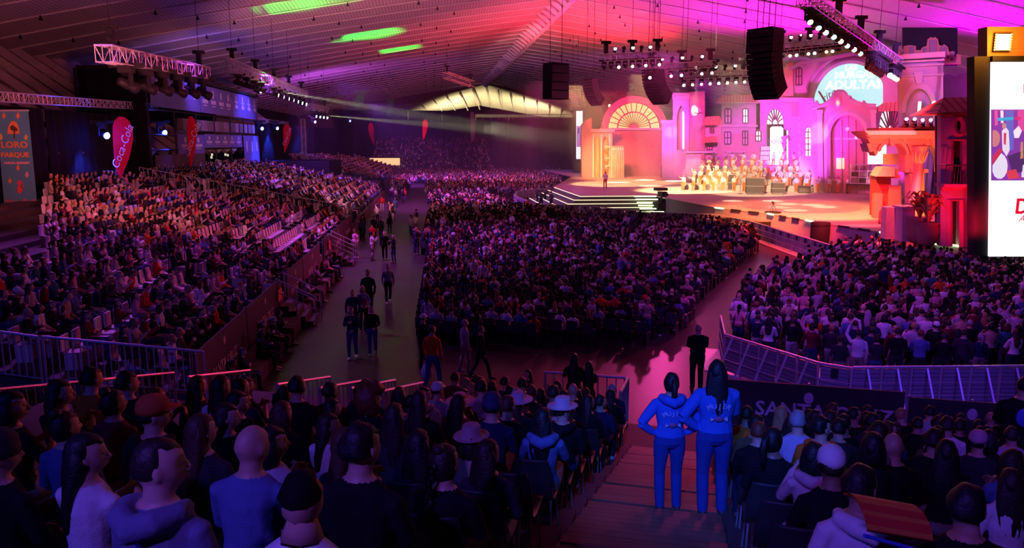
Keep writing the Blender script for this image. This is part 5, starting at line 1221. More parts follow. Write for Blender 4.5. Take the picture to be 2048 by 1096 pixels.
PROTO_SPEC = {
 ('sit','m'): [dict(arms='lap'), dict(arms='lap', lean=.18, hyaw=.3), dict(arms='clap', lean=.06), dict(arms='cross', hyaw=-.3), dict(arms='lap', lean=.3, sleeve=.5), dict(arms='phone', hpitch=-.3)],
 ('sit','f'): [dict(arms='lap', female=True), dict(arms='lap', female=True, hyaw=.3, sleeve=.5), dict(arms='clap', female=True, lean=.1), dict(arms='phone', female=True, hpitch=-.25), dict(arms='cross', female=True, hyaw=-.3)],
 ('near','m'): [dict(arms='lap', hyaw=-.55), dict(arms='cross', hyaw=-.3, lean=.08), dict(arms='lap', hyaw=-.9, hood=True), dict(arms='clap', lean=.1, hyaw=-.15, sleeve=.5)],
 ('near','f'): [dict(arms='lap', female=True, hyaw=-.5), dict(arms='lap', female=True, hyaw=-.15, lean=.05), dict(arms='clap', female=True, hyaw=-.8, sleeve=.5), dict(arms='phone', female=True, hyaw=-.3, hood=True)],
 ('stand','m'): [dict(), dict(arms='cross', hyaw=.2), dict(arms='clap', sleeve=.5), dict(arms=('rest','phone'), hyaw=-.2), dict(sleeve=.5, hyaw=.3), dict(arms=('up','rest'))],
 ('stand','f'): [dict(female=True), dict(female=True, arms='cross', sleeve=.5), dict(female=True, arms='phone'), dict(female=True, hyaw=.3, arms=('rest','lap'))],
}
PROTO = {k: [body_mesh('person_body', .0135 if k[0] != 'near' else .0115, sit=k[0] != 'stand', **s) for s in v] for k, v in PROTO_SPEC.items()}
MHAIR, FHAIR = ['short','short','crop','buzz','short'], ['long','longwavy','long','bob','pony','bun','longwavy']
HWORD = {'short':'short-haired','crop':'tousle-haired','buzz':'close-cropped','curly':'curly-haired','afro':'bushy-haired','long':'long-haired','longwavy':'wavy-haired','bob':'bob-haired','pony':'ponytailed','bun':'top-knotted','braid':'braid-wearing','bald':'bald'}
def dress(o, top, legs, skin, shoe=(.05,.05,.05)):
    o['top_colour'] = (*top, 1.0); o['legs_colour'] = (*legs, 1.0); o['skin_colour'] = (*skin, 1.0); o['shoe_colour'] = (*shoe, 1.0)
def place_person(P, body, label, group=None, scale=1.0, name='person', cat='person'):
    me, hc, hr = body
    o = tag(link(name, me, None, P['pos'], P['rot'], scale), label, cat, group)
    dress(o, P['top'][1], P['legs'], P['skin'], P.get('shoe', (.05,.05,.05)))
    if P['hair'] != 'bald':
        h = link('hair', HAIR_ME[P['hair']], o, hc); h.rotation_euler = hr.to_euler(); h['hair_colour'] = (*P['hairc'][1], 1.0)
        if P.get('hat') in ('fedora','sunhat','cap','beanie') and P['hair'] in ('short','crop'): h.scale = (.98,.98,.94)
    if P.get('hat'):
        h = link(P['hat'] if P['hat'] in ('cap','beanie') else 'hat', HAT_ME[P['hat']], o, hc + hr @ Vector((0, 0, .022 if P['hat'] in ('cap','beanie') else .03))); h.rotation_euler = hr.to_euler(); h['hat_colour'] = (*P['hatc'][1], 1.0)
    return o
def describe(P, stand=False):
    h = HWORD[P['hair']]
    if P.get('hat'): h = P['hatc'][0] + ('-capped' if P['hat'] == 'cap' else '-hatted' if P['hat'] != 'beanie' else '-beanied')
    return h + ' spectator in ' + P['top'][0] + ' top'
def person(pos, rot, mode, r, place, zone, **kw):
    P = dict(pos=Vector(pos), rot=rot, mode=mode, place=place, zone=zone); P['sex'] = kw.get('sex') or ('f' if r.random() < .5 else 'm')
    P['top'] = pick(TOPS, r); P['hairc'] = pick(HAIRC, r); P['legs'] = r.choice(LEGC); P['skin'] = r.choice(SKINC)
    P['hair'] = r.choice(FHAIR if P['sex'] == 'f' else MHAIR)
    if P['sex'] == 'm' and r.random() < .07: P['hair'] = 'bald'
    if P['sex'] == 'm' and r.random() < .06: P['hat'] = 'cap'; P['hair'] = 'short'; P['hatc'] = r.choice([('white',(.75,.75,.75)),('black',(.02,.02,.02)),('red',(.5,.04,.03))])
    P['rnd'] = r.random(); P['size'] = r.uniform(.94, 1.05) * (.97 if P['sex'] == 'f' else 1.02); P['shoe'] = r.choice([(.04,.04,.04), (.6,.6,.62), (.12,.08,.06)])
    for k, v in kw.items(): P[k] = v
    x, y, f = project(P['pos'] + Vector((0, 0, .9))); P['px'], P['py'], P['dist'] = x, y, f
    return P if f > 1.5 and -40 < x < 2090 and y < 1180 else None
SPECT = []
def spect(*a, **k):
    P = person(*a, **k)
    if P: SPECT.append(P)
    return P
rn = random.Random(42)
W_, BK, CH_, NV, PG, DN = [next(t for t in TOPS if t[0] == n) for n in ('white','black','charcoal','navy','pale grey','denim blue')]
RD, OR, PK, LIL, BG, BU = [next((t for t in TOPS if t[0] == n), None) or ('lilac', (.5,.45,.62), 1) for n in ('red','orange','pink','lilac','beige','burgundy')]
HC = {t[0]: t for t in HAIRC}; HATC = {'white':('white',(.78,.76,.78)), 'red':('orange-red',(.55,.10,.02)), 'straw':('straw',(.62,.45,.38)), 'lilac':('lilac',(.55,.42,.58)), 'felt':('felt',(.38,.26,.28)), 'black':('black',(.015,.015,.018)), 'blue':('navy',(.02,.03,.09))}
# --- near stand: the heads the photograph shows, each set in the row it belongs to
H_SIT = 1.33
NOTE = [  # px, top of head py, sex, hair, hair colour, top, extra
 (335,884,'m','buzz','dark brown',('grey-blue',(.16,.18,.30),1),dict(body=2)), (185,852,'f','longwavy','black',W_,dict(body=2, sleeve=1)), (110,1000,'f','afro','black',BK,{}), (140,790,'f','bun','dark brown',DN,dict(body=0)),
 (318,800,'m','short','black',BK,dict(hat='cap',hatc=HATC['red'],body=2)), (412,816,'f','long','brown',CH_,{}), (482,782,'m','short','black',BK,dict(body=2)), (505,858,'m','bald','black',DN,dict(body=1)),
 (522,910,'m','short','black',BK,dict(hat='beanie',hatc=HATC['black'],body=0)), (552,832,'f','bob','black',PG,{}), (566,796,'f','bob','brown',BK,{}), (668,778,'f','longwavy','black',CH_,{}), (662,812,'f','longwavy','dark brown',W_,dict(body=2)),
 (705,850,'f','long','brown',CH_,{}), (722,884,'m','crop','black',BK,dict(body=1)), (692,946,'m','crop','black',W_,dict(body=0)), (716,776,'m','short','black',BK,{}), (763,778,'f','long','black',W_,dict(body=1)),
 (792,808,'f','longwavy','dark brown',CH_,dict(body=1)), (842,786,'f','long','dark brown',BK,{}), (842,846,'f','longwavy','black',NV,dict(body=1)), (890,880,'m','braid','dark brown',BK,dict(body=1)),
 (874,768,'m','short','black',PG,dict(hat='cap',hatc=HATC['white'],body=1)), (922,776,'f','bob','black',BK,dict(hat='sunhat',hatc=('pink',(.6,.32,.4)))), (945,768,'m','crop','blond',BK,{}), (872,816,'f','bob','auburn',BK,{}),
 (945,838,'f','bob','dark brown',BG,dict(hat='fedora',hatc=HATC['felt'],body=1)), (1038,780,'f','long','dark brown',CH_,dict(hat='sunhat',hatc=HATC['lilac'])), (985,798,'m','short','black',NV,dict(hat='beanie',hatc=HATC['blue'])), (1036,815,'m','afro','auburn',BK,{}),
 (1086,822,'m','crop','black',BK,{}), (985,912,'f','long','brown',('brown leather',(.10,.05,.035),1),dict(body=0)), (955,992,'m','bald','black',BK,dict(body=1, size=1.12)), (1112,802,'m','short','dark brown',LIL,{}), (1165,818,'f','longwavy','black',DN,{}),
 (1186,800,'m','short','dark brown',BK,dict(hat='fedora',hatc=('pink',(.6,.34,.4)))), (1215,796,'m','short','black',CH_,{}), (1235,835,'m','crop','black',OR,dict(body=1)), (1270,790,'m','crop','dark brown',NV,{}), (1200,880,'f','longwavy','dark brown',CH_,{}),
 (1562,815,'f','long','blond',BK,dict(body=1)), (1597,836,'m','short','grey',LIL,dict(body=1)), (1628,870,'f','bob','black',PK,dict(body=3)), (1670,903,'m','short','dark brown',BK,dict(hat='cap',hatc=HATC['white'],body=1,rot=.1,size=1.0)), (1722,936,'m','short','black',W_,dict(body=2, rot=.1)),
 (1790,880,'m','bald','black',BK,dict(body=1)), (1700,858,'f','bob','black',BK,{}), (1735,815,'m','short','dark brown',W_,dict(body=3)), (1642,838,'m','crop','black',OR,{}), (1612,832,'m','short','black',CH_,{}), (1850,872,'f','longwavy','black',BK,dict(body=1)),
 (1870,860,'f','long','black',BK,{}), (1906,856,'m','short','black',CH_,dict(hat='cap',hatc=('pink',(.55,.3,.36)))), (1962,890,'f','bob','dark brown',DN,{}), (1930,982,'m','short','black',BK,dict(body=0)), (2030,898,'m','short','black',BK,{}), (1860,818,'m','short','black',PG,{}), (1895,842,'m','crop','dark brown',W_,{}), (1922,820,'f','pony','black',CH_,dict(body=2)), (1822,812,'m','bald','black',CH_,{}),
]
TAKEN = {}; USED = set()
def seat_no(h): return max(1, int(round((AX0 - .32 - h)/.56)) + 1) if h < -.4 else max(1, int(round((h - AX1 - .32)/.56)) + 1)
def near_label(h, n, i): return ', {} {} of the stair, {} row from the front'.format(ordw(n), 'left' if h < -.4 else 'right', ordw(i + 1))
def ray_v(px, py, v):
    r = ray(px, py); t = v / (r.x*SN + r.y*CN); return Vector((r.x*t, r.y*t, EYE + r.z*t))
for px, py, sex, hair, hcl, top, ex in NOTE:
    best = None
    for i, (v, z) in enumerate(NEAR):
        if v < 1.9: continue
        for off in (-.36, -.27, -.18, -.09, 0, .09, .18, .27):
            q = ray_v(px, py, v + off); h = q.x*CN - q.y*SN; e = abs(project(nsw(h, v + off - .08, z + H_SIT))[1] - py) + abs(off)*4
            if best is None or e < best[0]: best = (e, i, h, off)
    _, i, h, off = best; v, z = NEAR[i][0] + off, NEAR[i][1]
    if AX0 - .26 < h < -.36: h = AX0 - .26
    if AX1 + .26 > h >= -.36: h = AX1 + .26
    while any(abs(h - q) < .44 for q in TAKEN.get(i, [])): h += .06 if h > AX1 else -.06
    TAKEN.setdefault(i, []).append(h); n = seat_no(h)
    while (i, h < -.4, n) in USED: n += 1
    USED.add((i, h < -.4, n))
    k = dict(ex); k.setdefault('hat', None); rot = k.pop('rot', RND.uniform(-.3, .0))
    spect(nsw(h, v - .08, z), rot - .2, 'near', rn, near_label(h, n, i), 'near', sex=sex, hair=hair, hairc=HC[hcl], top=top, note=True, **k)
def px_block(hx, hy): return hx < 640 and hy < 752 or 640 <= hx < 860 and hy < 762
NOTEPX = [(n[0], n[1]) for n in NOTE]
for i, (v, z) in enumerate(NEAR[:13]):
    for side in (0, 1):
        for s in range(26):
            h = (AX0 - .32 - .56*s) if side == 0 else (AX1 + .32 + .56*s)
            if side == 0 and (h < -6.4 and i < 3 or h < -11): continue
            if any(abs(h - q) < .46 for q in TAKEN.get(i, [])) or rn.random() < .08: continue
            n = seat_no(h)
            if (i, h < -.4, n) in USED: continue
            USED.add((i, h < -.4, n))
            p = nsw(h + rn.uniform(-.04, .04), v - .08, z); hx, hy, hf = project(p + Vector((0, 0, H_SIT)))
            # keep extra people from standing right before the ones the photograph shows
            w = 110/ max(hf, 1)
            if v < 9 and any(abs(hx - a) < w and hy < b + 40 and hy > b - 700/max(hf, 1) for a, b in NOTEPX) and v < 6: continue
            if px_block(hx, hy) or (side == 1 and i < 3 and s < 4 - i): continue
            if v < 3.6 and -400 < hx < 2450 and not (hx < 60 or 1180 < hx < 1500 and False): continue
            P = spect(p, rn.uniform(-.35, .0) - .2, 'near', rn, near_label(h, n, i), 'near')
            if P and P['top'][0] in ('white','pale grey','pink','orange','red') and rn.random() < .7: P['top'] = BK
# --- left stand
CHAIRS = []
for blk, (ya, yb) in enumerate(((19.2, 57.2), (60.2, 97.5))):
    for i, (x, z) in enumerate(SIDE_ROWS):
        ns = int((yb-ya)/.64)
        for s in range(ns):
            y = ya + .64*s + .2
            if blk == 0 and i < 3 and 28.5 < y < 30.5: continue
            qx, qy, _ = project((x, y, z + 1.2))
            if qx < 92 and qy < 492: continue
            a = noise.noise(Vector((i*.35, y*.16, 3))); empty = a > .18 if blk == 0 else a > .34
            CHAIRS.append((x - .05, y, z, -PI/2, empty, i, s, blk))
            if empty and rn.random() < .8 or rn.random() < .08: continue
            lab = ', left stand row {}, {} seat beyond the {} railing'.format(ordw(i+1), ordw(s+1), 'near' if blk == 0 else 'gangway')
            spect((x, y, z), -PI/2 + rn.uniform(.0, .5), 'sit', rn, lab, 'left stand')
for i in range(14):
    for s in range(105):
        if rn.random() < .12: continue
        spect((-8.2 - .95*i, 112.4 + .57*s, .8 + .26*i), -PI/2 + rn.uniform(-.3, .3), 'sit', rn, '', 'far stand')
for i in range(20):
    for s in range(50):
        if rn.random() < .22: continue
        spect((-13.6 + .56*s, 172.6 + 1.3*i, .9 + .33*i), PI + rn.uniform(.2, .9), 'sit', rn, '', 'end stand')
# --- seats on the floor
def inside(p, poly):
    c = False; j = len(poly) - 1
    for i in range(len(poly)):
        (xi, yi), (xj, yj) = poly[i], poly[j]
        if (yi > p[1]) != (yj > p[1]) and p[0] < (xj-xi)*(p[1]-yi)/(yj-yi) + xi: c = not c
        j = i
    return c
FLOORP = [(-.6,25.4),(7.4,24.6),(9,26.4),(13.2,33.8),(21.3,47.0),(23.2,53.5),(22.6,59.2),(18,60.4),(12.8,65),(8.8,75),(7.4,84),(7.2,96),(-.4,96)]
FCH = []
fa = math.radians(-32); fx, fy = Vector((math.cos(fa), math.sin(fa), 0)), Vector((-math.sin(fa), math.cos(fa), 0))
for j in range(-50, 130):
    for i in range(-90, 90):
        p = fx*(i*.56) + fy*(j*.93) + Vector((2, 26, 0))
        if not inside(p, FLOORP): continue
        FCH.append((p.x, p.y, 0, fa))
        if rn.random() < .07: continue
        st_ = rn.random() < .04
        spect(p + Vector((rn.uniform(-.06,.06), rn.uniform(-.06,.06), 0)) + (fy*.3 if st_ else Vector((0,0,0))), fa + rn.uniform(-.3, .3), 'stand' if st_ else 'sit', rn, ', floor block row {}, place {}'.format(j+60, i+95), 'floor')
for j in range(72):
    for i in range(74):
        x, y = -6.5 + .60*i + .2*math.sin(j), 97.5 + 1.05*j
        if (-3.8 < x < -1.0 and y < 130) or (y < 108 and x > 8.5 + (y-92)*.62) or (y >= 108 and x > 18 + (y-108)*.2) or (x < -4 and y < 112): continue
        if rn.random() < .1: continue
        spect((x, y, 0), -PI/2 + rn.uniform(-.5, .5), 'sit' if rn.random() < .9 else 'stand', rn, '', 'far floor')
# --- standing pen on the right
PENP = [(9.6,22.4),(11.4,19.2),(36,19.0),(38,36),(31,39.5),(27,42.5),(23.4,40.6),(14.4,32.0),(11.6,27.8)]
for j in range(40):
    k = 0
    for i in range(50):
        x, y = 9.4 + .62*i + .3*(j % 2) + rn.uniform(-.12,.12), 19.4 + .66*j + rn.uniform(-.12,.12)
        if not inside((x, y), PENP): continue
        k += 1
        if rn.random() < .1: continue
        spect((x, y, 0), rn.uniform(-.75, -.1), 'stand', rn, ', standing {} in rank {} behind the pen barrier'.format(ordw(k), ordw(j+1)), 'pen')
# --- people sitting on the low ledge along the aisle side of the left stand
for s in range(20):
    y = 20.2 + 1.02*s
    if 28.6 < y < 31.2 or rn.random() < .15: continue
    spect((-5.45 + rn.uniform(-.1,.1), y, 0), -PI/2 + rn.uniform(-.2,.3), 'sit', rn, ', on the aisle bench below the left stand, {} along'.format(ordw(s+1)), 'bench')
MB().box(-5.95, -5.1, 19.6, 41, 0, .44).build('aisle_bench', M_STEPW, ts)
# --- standing about in the aisle further back
for s in range(46):
    y = rn.uniform(42, 110); x = rn.uniform(-5.2, -.9)
    if -3.2 < x < -1.8 and rn.random() < .75: continue
    spect((x, y, 0), rn.uniform(-PI, PI), 'stand', rn, ', standing in the aisle, {} of the loose group'.format(ordw(s+1)), 'aisle')

SPECT.sort(key=lambda P: P['dist'])
N_IND = 276
ind, rest = [], []
for P in SPECT:
    vis = P['py'] < 1150
    (ind if len(ind) < N_IND and P['place'] and vis else rest).append(P)
GROUPS = {'near': 'spectators seated in the near stand', 'left stand': 'spectators seated in the left stand', 'floor': 'spectators seated on the hall floor', 'pen': 'spectators standing in the pen', 'bench': 'spectators on the aisle bench', 'aisle': 'people standing in the aisle'}
for P in ind:
    L = PROTO[(P['mode'], P['sex'])]
    b = L[P['body'] % len(L)] if 'body' in P else L[int(P['rnd'] * len(L))]
    place_person(P, b, describe(P) + P['place'], GROUPS[P['zone']], P['size'])
# --- everyone further away: one mesh per area, coloured per person
def tmpl(mode, sex, lod, hair, arms, yaw=0.0):
    mb, hc, hr = figure(lod, sit=mode != 'stand', female=sex == 'f', arms=arms, hyaw=yaw)
    if hair != 'bald':
        h = hair_shape(hair, lod); M = Matrix.Translation(hc) @ hr.to_4x4(); b = len(mb.v)
        mb.v += [tuple(M @ Vector(v)) for v in h.v]; mb.f += [tuple(i+b for i in f) for f in h.f]; mb.t += [6]*len(h.f)
    V = np.array(mb.v, np.float32); tg = np.zeros(len(V), np.int32); tris = []
    for f, t in zip(mb.f, mb.t):
        for i in f: tg[i] = t
        for k in range(1, len(f)-1): tris.append((f[0], f[k], f[k+1]))
    return V, np.array(tris, np.int32), tg
TM = {}
for mode in ('sit','stand'):
    for sex in 'mf':
        for lod in (1, 2):
            hs = ['short','short','crop','short','bald'] if sex == 'm' else ['long','bob','pony']
            ar = (['lap','clap','cross'] if mode == 'sit' else ['rest','cross','phone']) if lod == 1 else (['lap'] if mode == 'sit' else ['rest'])
            TM[(mode, sex, lod)] = [tmpl(mode, sex, lod, h, a) for h in hs for a in ar]
M_CROWD = mat('crowd_cloth', rough=.85, vcol='tint', vary=.05, spec=.15)
def crowd_mesh(name, items, label):
    Vs, Ts, Cs = [], [], []; off = 0
    for P in items:
        lod = 1 if P['dist'] < 52 else 2
        L = TM[('sit' if P['mode'] != 'stand' else 'stand', P['sex'], lod)]; V, T, tg = L[int(P['rnd']*997) % len(L)]
        c, s = math.cos(P['rot'])*P['size'], math.sin(P['rot'])*P['size']
        W = np.empty_like(V); W[:,0] = V[:,0]*c - V[:,1]*s + P['pos'].x; W[:,1] = V[:,0]*s + V[:,1]*c + P['pos'].y; W[:,2] = V[:,2]*P['size'] + P['pos'].z
        pal = np.array([P['skin'], P['top'][1], P['legs'], P['shoe'], (.6,.6,.6), (.4,.1,.1), P['hatc'][1] if P.get('hat') else P['hairc'][1]], np.float32)
        Vs.append(W); Ts.append(T + off); Cs.append(pal[tg]); off += len(V)
    V, T, Cc_ = np.concatenate(Vs), np.concatenate(Ts), np.concatenate(Cs)
    me = bpy.data.meshes.new(name); me.vertices.add(len(V)); me.loops.add(T.size); me.polygons.add(len(T))
    me.vertices.foreach_set('co', V.ravel()); me.loops.foreach_set('vertex_index', T.ravel()); me.polygons.foreach_set('loop_start', np.arange(0, T.size, 3, dtype=np.int32))
    me.update(calc_edges=True)
    a = me.color_attributes.new('tint', 'FLOAT_COLOR', 'POINT'); a.data.foreach_set('color', np.concatenate([Cc_, np.ones((len(Cc_), 1), np.float32)], 1).ravel())
    me.polygons.foreach_set('use_smooth', np.ones(len(T), bool)); me.materials.append(M_CROWD); me.validate()
    print(name, len(items), len(T))
    return tag(link(name, me), label, 'crowd', None, 'stuff')
for zone, nm, lab in (('left stand','audience_on_left_stand','dense seated audience filling the upper left stand'), ('floor','audience_on_floor','dense seated audience filling the hall floor before the stage'), ('pen','audience_in_pen','packed standing audience deeper in the right pen'), ('far stand','audience_on_far_stand','tiny seated audience on the low stand beyond the control tower'), ('end stand','audience_on_end_stand','tiny seated audience on the end stand'), ('far floor','audience_on_far_floor','tiny seated audience on the far hall floor'), ('aisle','audience_in_aisle','people standing further back along the aisle'), ('near','audience_near_stand','seated audience at the edges of the near stand'), ('bench','audience_on_bench','seated people further along the aisle bench')):
    it = [P for P in rest if P['zone'] == zone]
    if it: crowd_mesh(nm, it, lab)
# --- chairs
CHAIRS.sort(key=lambda c: (c[0]**2 + c[1]**2) * (1 if c[4] else 6))
n = 0; far_ch = []
for c in CHAIRS:
    x, y, f = project((c[0], c[1], c[2] + .7))
    if not (-30 < x < 2080): continue
    if n < 110: n += 1; chair(c[:3], c[3], '{} pale chair in left stand row {}, {} place beyond the near railing'.format('empty' if c[4] else 'occupied', ordw(c[5]+1), ordw(c[6]+1)) if not c[7] else '{} pale chair in left stand row {}, {} place beyond the gangway'.format('empty' if c[4] else 'occupied', ordw(c[5]+1), ordw(c[6]+1)), 'moulded chairs on the left stand')
    else: far_ch.append(c)
def chair_field(name, cs, m, label):
    b = MB()
    for c in cs:
        co, si = math.cos(c[3]), math.sin(c[3]); s0 = len(b.v)
        b.box(-.21,.21,-.2,.22,.43,.46); b.box(-.2,.2,-.26,-.22,.48,.88); b.box(-.18,-.16,-.2,.2,0,.43); b.box(.16,.18,-.2,.2,0,.43)
        for i in range(s0, len(b.v)): v = b.v[i]; b.v[i] = (v[0]*co - v[1]*si + c[0], v[0]*si + v[1]*co + c[1], v[2] + c[2])
    me = bpy.data.meshes.new(name); me.from_pydata(b.v, [], b.f); me.materials.append(m)
    tag(link(name, me), label, 'chairs', None, 'stuff')
chair_field('seating_on_left_stand', far_ch, M_SEATW, 'remaining pale chairs of the left stand among its audience')
chair_field('seating_on_floor', [c for c in FCH if c[1] < 70], M_SEATB, 'black chairs under the audience on the hall floor')
for i, (y, z) in enumerate(NEAR[:12]):
    for s, (x, w) in enumerate(((AX0-.32,'left'), (AX0-.88,'left'), (AX1+.32,'right'), (AX1+.88,'right'))):
        chair(nsw(x, y - .1, z), -NA, '{} chair {} of the wooden stair in the {} row of the near stand'.format('aisle-end' if s % 2 == 0 else 'second black', w, ordw(i+1)), 'black chairs beside the stair', True)
# --- single figures
def solo(px, py_foot, py_top, z, rot, spec, top, legs, hair, hairc, label, sex='m', hat=None, hatc=None, skin=SKINC[0], shoe=(.04,.04,.04), vox=.0115, name='person', cat='person', at=None, v=None, group=None):
    o = at if at is not None else on_z(px, py_foot, z)
    if v is not None: o = ray_v(px, py_foot, v); o.z = z
    bd = body_mesh('person_body', vox, female=sex == 'f', **spec)
    f = project(o)[2]; h0 = 1.73
    lo, hi = .7, 1.4
    for _ in range(20):
        m = (lo+hi)/2
        if project(o + Vector((0,0,h0*m)))[1] > py_top: lo = m
        else: hi = m
    P = dict(pos=o, rot=rot, top=('', top), legs=legs, skin=skin, hair=hair, hairc=('', hairc), hat=hat, hatc=('', hatc) if hatc else None, shoe=shoe)
    return place_person(P, bd, label, group, lo, name, cat), bd, lo
BLK, DBR = (.008,.008,.01), HC['dark brown'][1]
JEAN, NAVY = (.035,.07,.22), (.015,.022,.07)
rw = [(y, z) for y, z in NEAR]
def on_stair(px, i): return on_y(px, 1030, NEAR[i][0] - .05)
HOODIE, TROU = (.05,.16,.62), (.03,.07,.30)
for px, hpos, top_py, row, hair, hc_, spec, rot, lab in ((1348, -.22, 744, 6, 'pony', BLK, dict(arms='hips', hood=True, sleeve=1.2, wide=1.12, build=1.06), -.08, 'woman with ponytail in blue hoodie, hands on hips on the wooden stair'), (1440, .30, 718, 6, 'longwavy', BLK, dict(arms=('hips','cross'), hood=False, sleeve=1.2, wide=1.16, build=1.08, hyaw=-.2), -.12, 'long-haired woman in blue sweatshirt standing right of the ponytailed one')):
    v, z = NEAR[row]; q = nsw(hpos, v - .1, z)
    o, bd, sc_ = solo(px, 1030, top_py, z, rot, spec, HOODIE, TROU, hair, hc_, lab, 'f', vox=.0095, at=q)
    for i, ch_ in enumerate('MUJER'):
        a = (i - 2)*.30; me = text_mesh(ch_, .075, .012, 0, mat('hoodie_print', (.42,.50,.85)), bold=.001)
        l = link('print_letter', me, o, (.17*math.sin(a), -.133 + .012*abs(i-2), 1.17 + .10*math.cos(a))); l.rotation_euler = (0, a*.9, 0)
    MB().ball((0,0,0), (.05,.014,.03), 12, 6).build('print_badge', mat('hoodie_badge', (.35,.12,.25)), o, True, (0.0, -.125, 1.13))
    for s in (-1, 1): MB().prism([[(s*.05,0),(s*.085,.022),(s*.085,-.02)]], -.14, -.11).build('print_wing', mat('hoodie_wing', (.7,.65,.75)), o, loc=(0, 0, 1.13))
solo(1392, 780, 647, 0, -.15, dict(arms='cross', build=1.14, wide=1.1), BLK, BLK, 'bald', BLK, 'bald man in a black suit standing alone in the aisle, seen from behind')
orange_man, _, _ = solo(866, 783, 650, 0, -.55, dict(stride=.22, arms=('rest','rest'), hyaw=-.3), (.62,.12,.015), JEAN, 'short', DBR, 'man in bright orange jumper and blue jeans walking at the foot of the stand', shoe=(.5,.5,.5))
grey_man, _, _ = solo(930, 748, 638, 0, -1.2, dict(stride=.12, wide=1.1, hpitch=-.2), (.30,.30,.36), (.30,.26,.28), 'short', HC['grey'][1], 'older man in grey waistcoat holding a white bag by the floor seats', shoe=(.2,.3,.6))
solo(962, 758, 652, 0, -1.35, dict(stride=.30), BLK, BLK, 'short', BLK, 'man in dark suit striding to the right past the floor seats')
solo(848, 740, 628, 0, -.8, dict(arms=('rest','lap')), BLK, BLK, 'short', DBR, 'person in white cap and black coat behind the orange-jumper man', hat='cap', hatc=(.7,.7,.72))
solo(706, 718, 613, 0, PI - .1, dict(arms=('lap','clap'), stride=.08), NAVY, JEAN, 'short', DBR, 'man in navy shirt holding a cup, walking towards the camera in the aisle', shoe=(.6,.6,.6))
solo(746, 710, 611, 0, PI + .1, dict(arms=('lap','rest'), stride=.10), BLK, JEAN, 'short', BLK, 'person in black top and blue jeans walking beside the navy-shirt man')
solo(708, 672, 578, 0, PI, dict(stride=.05), NAVY, NAVY, 'buzz', DBR, 'grey-haired man in navy jumper behind the walking couple')
solo(728, 664, 570, 0, PI + .25, dict(arms='lap'), (.35,.30,.38), BLK, 'bob', HC['blond'][1], 'blond woman in pale cardigan behind the walking couple', 'f')
solo(738, 635, 538, 0, PI - .2, dict(stride=.06), BLK, BLK, 'short', BLK, 'man in black printed T-shirt further up the aisle')
solo(777, 606, 528, 0, PI + .2, dict(stride=.16), (.25,.22,.26), BLK, 'short', BLK, 'man in open grey jacket striding down the middle of the aisle', shoe=(.6,.55,.5))
solo(770, 519, 462, 0, PI, dict(), BLK, BLK, 'short', HC['grey'][1], 'white-haired man in black far up the aisle')
solo(1147, 800, 706, .62, -.2, dict(arms='phone'), BLK, BLK, 'long', BLK, 'long-haired woman in black at the rail, left of a pair', 'f', v=16.1)
solo(1176, 806, 722, .62, .1, dict(arms='phone'), BLK, BLK, 'longwavy', BLK, 'woman in black filming beside the rail, right of a pair', 'f', v=16.0)
solo(1056, 830, 738, .62, PI*.65, dict(arms='lap'), CH_[1], BLK, 'long', DBR, 'woman with very long dark hair standing sideways behind the front row', 'f', v=15.6)
o, bd, s_ = solo(2022, 1000, 752, NEAR[3][1], -.4, dict(arms='cross', build=1.15, wide=1.15), BLK, BLK, 'buzz', BLK, 'burly man in black with a blue back print standing at the right edge', v=NEAR[3][0])
MB().ball((0,0,0), (.10,.02,.12), 12, 8).build('print_badge', mat('blue_print', (.05,.12,.6)), o, True, (0, -.125, 1.25)); 
# carried things
def bag(man, sc_, label):
    q = man.matrix_basis @ Vector((-.245, .10, .745)); t = thing('carrier_bag', label, 'bag', q - Vector((0, 0, .51)))
    MB().tube([(0,0,0),(0,0,.03),(.01,0,.2),(0,0,.36),(0,0,.42)], [(.05,.03),(.15,.07),(.17,.08),(.10,.05),(.05,.02)], 12, (0,1,0)).build('sack', mat('white_plastic', (.8,.78,.82), rough=.35), t, True)
    MB().tube([(-.06,0,.38),(-.04,0,.52),(.04,0,.52),(.06,0,.38)], .012, 6, (0,1,0)).build('handle', M_TRIM, t)
bag(orange_man, 1, 'white carrier bag hanging from the left hand of the orange-jumper man'); bag(grey_man, 1, 'white carrier bag held by the man in grey waistcoat')
t = thing('rolled_flag', 'red and orange striped paper flag on a blue stick, lower right corner', 'flag', ray_v(1772, 1040, 3.5), .0)
m = MB(); n = 12
for j in (0, 1): 
    for i in range(n+1):
        a = -1.3 + 1.9*i/n; m.v += [(-.17, .13*math.sin(a), .13*math.cos(a) - .012*j), (.17, .13*math.sin(a) + .03, .13*math.cos(a) - .09 - .012*j)]
for i in range(n): a = 2*i; m.f += [(a,a+1,a+3,a+2), (a+2*n+2,a+2*n+4,a+2*n+5,a+2*n+3)]; m.t += [i % 3 == 0]*2
m.f += [(0,2*n+2,2*n+3,1), (2*n,2*n+1,4*n+3,4*n+2)]; m.t += [0,0]
m.build('sheet', [mat('flag_red', (.70,.05,.03), rough=.7), mat('flag_orange', (.75,.22,.04), rough=.7)], t, True)
MB().tube([(-.21,-.17,.03),(.34,-.12,-.17)], .009, 8, (0,0,1)).build('stick', mat('blue_stick', (.05,.12,.7), rough=.3), t)
